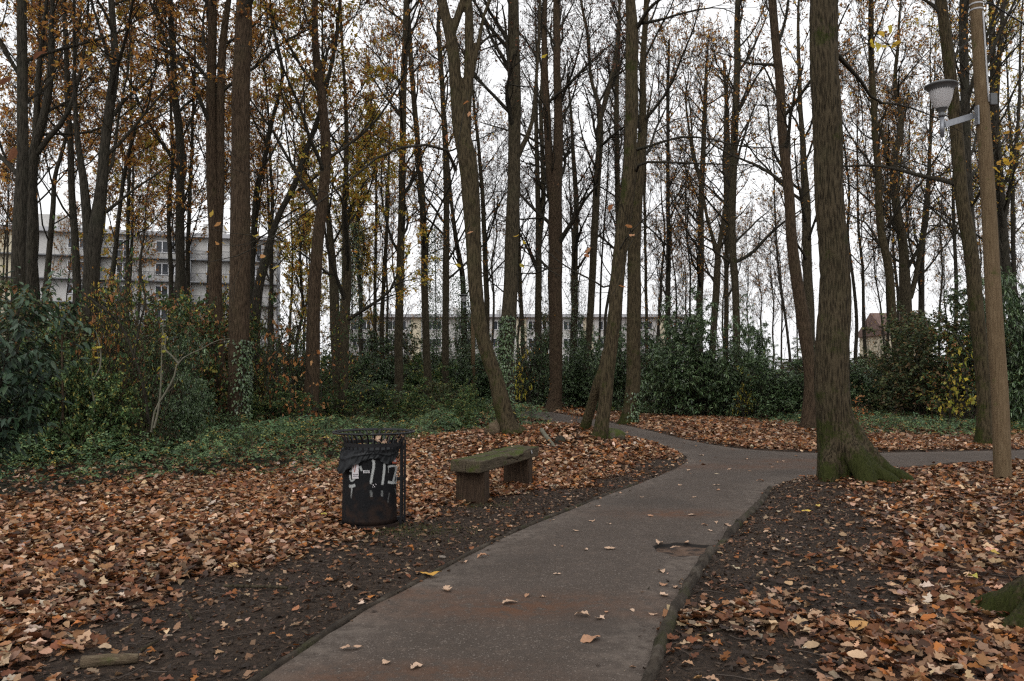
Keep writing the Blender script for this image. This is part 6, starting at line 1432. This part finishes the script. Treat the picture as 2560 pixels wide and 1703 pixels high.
# ================================================================= BUILDINGS
M['facade'] = simple('pale_render', (.40, .39, .375), (.50, .49, .47), .6, .85, 0, 0); M['facade2'] = simple('cream_render', (.50, .44, .32), (.58, .52, .39), .6, .85, 0, 0)
M['facade_g'] = simple('grey_render', (.16, .165, .175), (.21, .215, .225), .5, .85, 0, 0); M['roofing'] = simple('grey_roof_edge', (.34, .34, .36), (.44, .44, .45), 1, .7, 0, 0)
M['pvc'] = flatmat('white_window_frame', (.75, .75, .77)); M['pane'] = flatmat('dark_window_glass', (.035, .04, .048), .08); M['railing'] = flatmat('dark_railing', (.08, .08, .09)); M['curtain'] = flatmat('net_curtain', (.40, .40, .40), .9)
M['brick'] = simple('red_brick', (.22, .09, .06), (.30, .13, .09), 3, .9, 0, 0); M['tiles'] = simple('dull_roof_tiles', (.11, .07, .06), (.17, .11, .09), 3, .9, 0, 0)
def window_mesh(w, h, mull):
    f = MB(); t = .07; f.box((-w / 2, -.06, 0), (-w / 2 + t, .02, h)).box((w / 2 - t, -.06, 0), (w / 2, .02, h)).box((-w / 2 + t, -.06, 0), (w / 2 - t, .02, t)).box((-w / 2 + t, -.06, h - t), (w / 2 - t, .02, h))
    for k in range(mull): x = -w / 2 + w * (k + 1) / (mull + 1); f.box((x - .05, -.05, t), (x + .05, .01, h - t))
    f.box((-w / 2 + t, -.045, h * .38), (w / 2 - t, .008, h * .38 + .07)) if h > 1.8 else None
    me = bpy.data.meshes.new('window'); me.from_pydata(f.V, [], f.Fc); me.materials.append(M['pvc']); me.update()
    p = MB().box((-w / 2 + .02, .03, .02), (w / 2 - .02, .05, h - .02)); mp = bpy.data.meshes.new('pane'); mp.from_pydata(p.V, [], p.Fc); mp.materials.append(M['pane']); mp.update(); return me, mp
WTALL = window_mesh(1.45, 2.15, 1); WMID = window_mesh(1.9, 1.25, 2); WPAIR = window_mesh(3.0, 1.45, 3)
def place_win(b, wm, x, y, z): o = link('window', wm[0], b, (x, y, z)); link('pane', wm[1], o)
def block(name, label, u0, u1, D, roof_v, fl, depth, bays, nst, cream=(), grey_rail=True, kindf=None, rz=0):
    X0 = (u0 - CX) / F * D; X1 = (u1 - CX) / F * D; H = CAMH + (HOR - roof_v) / F * D; W = X1 - X0; b = empty(name, (X0 if not rz else (u1 - CX) / F * (D + 4) - W * math.cos(rz), D if not rz else D + 4 - W * math.sin(rz), 0), label, 'building', rz=rz)
    MB().box((0, .06, -.5), (W, depth, H - .5)).build('wall', M['facade'], b)
    MB().box((-.3, -.9, H - .5), (W + .3, depth + .3, H)).build('roof', M['roofing'], b)
    bw = W / bays
    for s in range(nst):
        z = H - .5 - (s + 1) * fl
        if z < 1.5: break
        if grey_rail: MB().box((.0, -1.1, z - .12), (W - .0, .058, z + .02)).build('balcony_slab', M['facade_g'], b)
        for k in range(bays):
            xc = bw * (k + .5); kd = kindf(s, k) if kindf else 0
            if kd == 0: place_win(b, WTALL, xc, .0, z + .08)
            elif kd == 1: place_win(b, WMID, xc, .0, z + .95)
            else: place_win(b, WPAIR, xc, .0, z + .8)
    for k in cream: MB().box((bw * k, -.05, -.5), (bw * k + 1.6, .058, H - .52)).build('cream_panel', M['facade2'], b)
    return b, W, H, bw
b1, W, H, bw = block('apartment_block', 'tall pale apartment block with balconies and white framed windows behind the left trees', -260, 690, 98, 578, 2.8, 12, 9, 6, cream=(2.55, 2.9), kindf=lambda s, k: (0 if k > 4 else 1) if (k % 4 != 2) else 2, rz=.26)
for s in range(6):      # lattice railings and grey partitions on the right half
    z = H - .5 - (s + 1) * 2.8; r = MB(); x = W * .50
    while x < W - .3: r.box((x, -1.08, z + .02), (x + .03, -1.05, z + 1.0)); x += .14
    r.box((W * .5, -1.10, z + 1.0), (W - .3, -1.03, z + 1.06)); r.build('railing', M['railing'], b1)
    for k in (5, 7): MB().box((bw * k, -1.0, z + .02), (bw * k + .12, .058, z + 2.66)).build('partition', M['facade_g'], b1)
MB().box((W + .002, 0, -.4), (W + .12, 12, H - .55)).build('end_wall', M['facade_g'], b1)
for (u, w, h) in ((500, 2.6, 1.9), (110, 3.0, 2.2), (270, 1.2, 1.0)): x = (u - CX) / F * 98 - (-260 - CX) / F * 98; MB().box((x, 3, H), (x + w, 6, H + h)).build('roof_box', M['facade'], b1)
b2, W2, H2, bw2 = block('apartment_building', 'long low pale apartment building with flat roof far behind the middle of the wood', 860, 1740, 128, 786, 2.8, 11, 10, 4, cream=(1.9, 4.9, 6.8, 8.9), grey_rail=False, kindf=lambda s, k: 2)
for (u, w, h) in ((1130, 1.2, 1.3), (1240, 1.0, 1.0), (1380, 1.6, .9)): x = (u - 860) / F * 128; MB().box((x, 3, H2), (x + w, 5, H2 + h)).build('chimney', M['facade'], b2)
D = 92.; X = (2225 - CX) / F * D; hb = empty('small_house', (X, D, 0), 'small house with a dull red roof glimpsed far behind the knotty tree', 'building')
MB().box((0, 0, -.5), (5, 8, 6.4)).build('wall', M['facade2'], hb)
MB().add([(-.4, -.4, 6.4), (5.4, -.4, 6.4), (5.4, 8.4, 6.4), (-.4, 8.4, 6.4), (-.4, 4, 9.2), (5.4, 4, 9.2)], [(0, 1, 5, 4), (2, 3, 4, 5), (0, 4, 3), (1, 2, 5), (3, 2, 1, 0)]).build('roof', M['tiles'], hb)
for x in (1.4, 3.6):
    for z in (4.9, 2.1): place_win(hb, WMID, x, -.03, z)
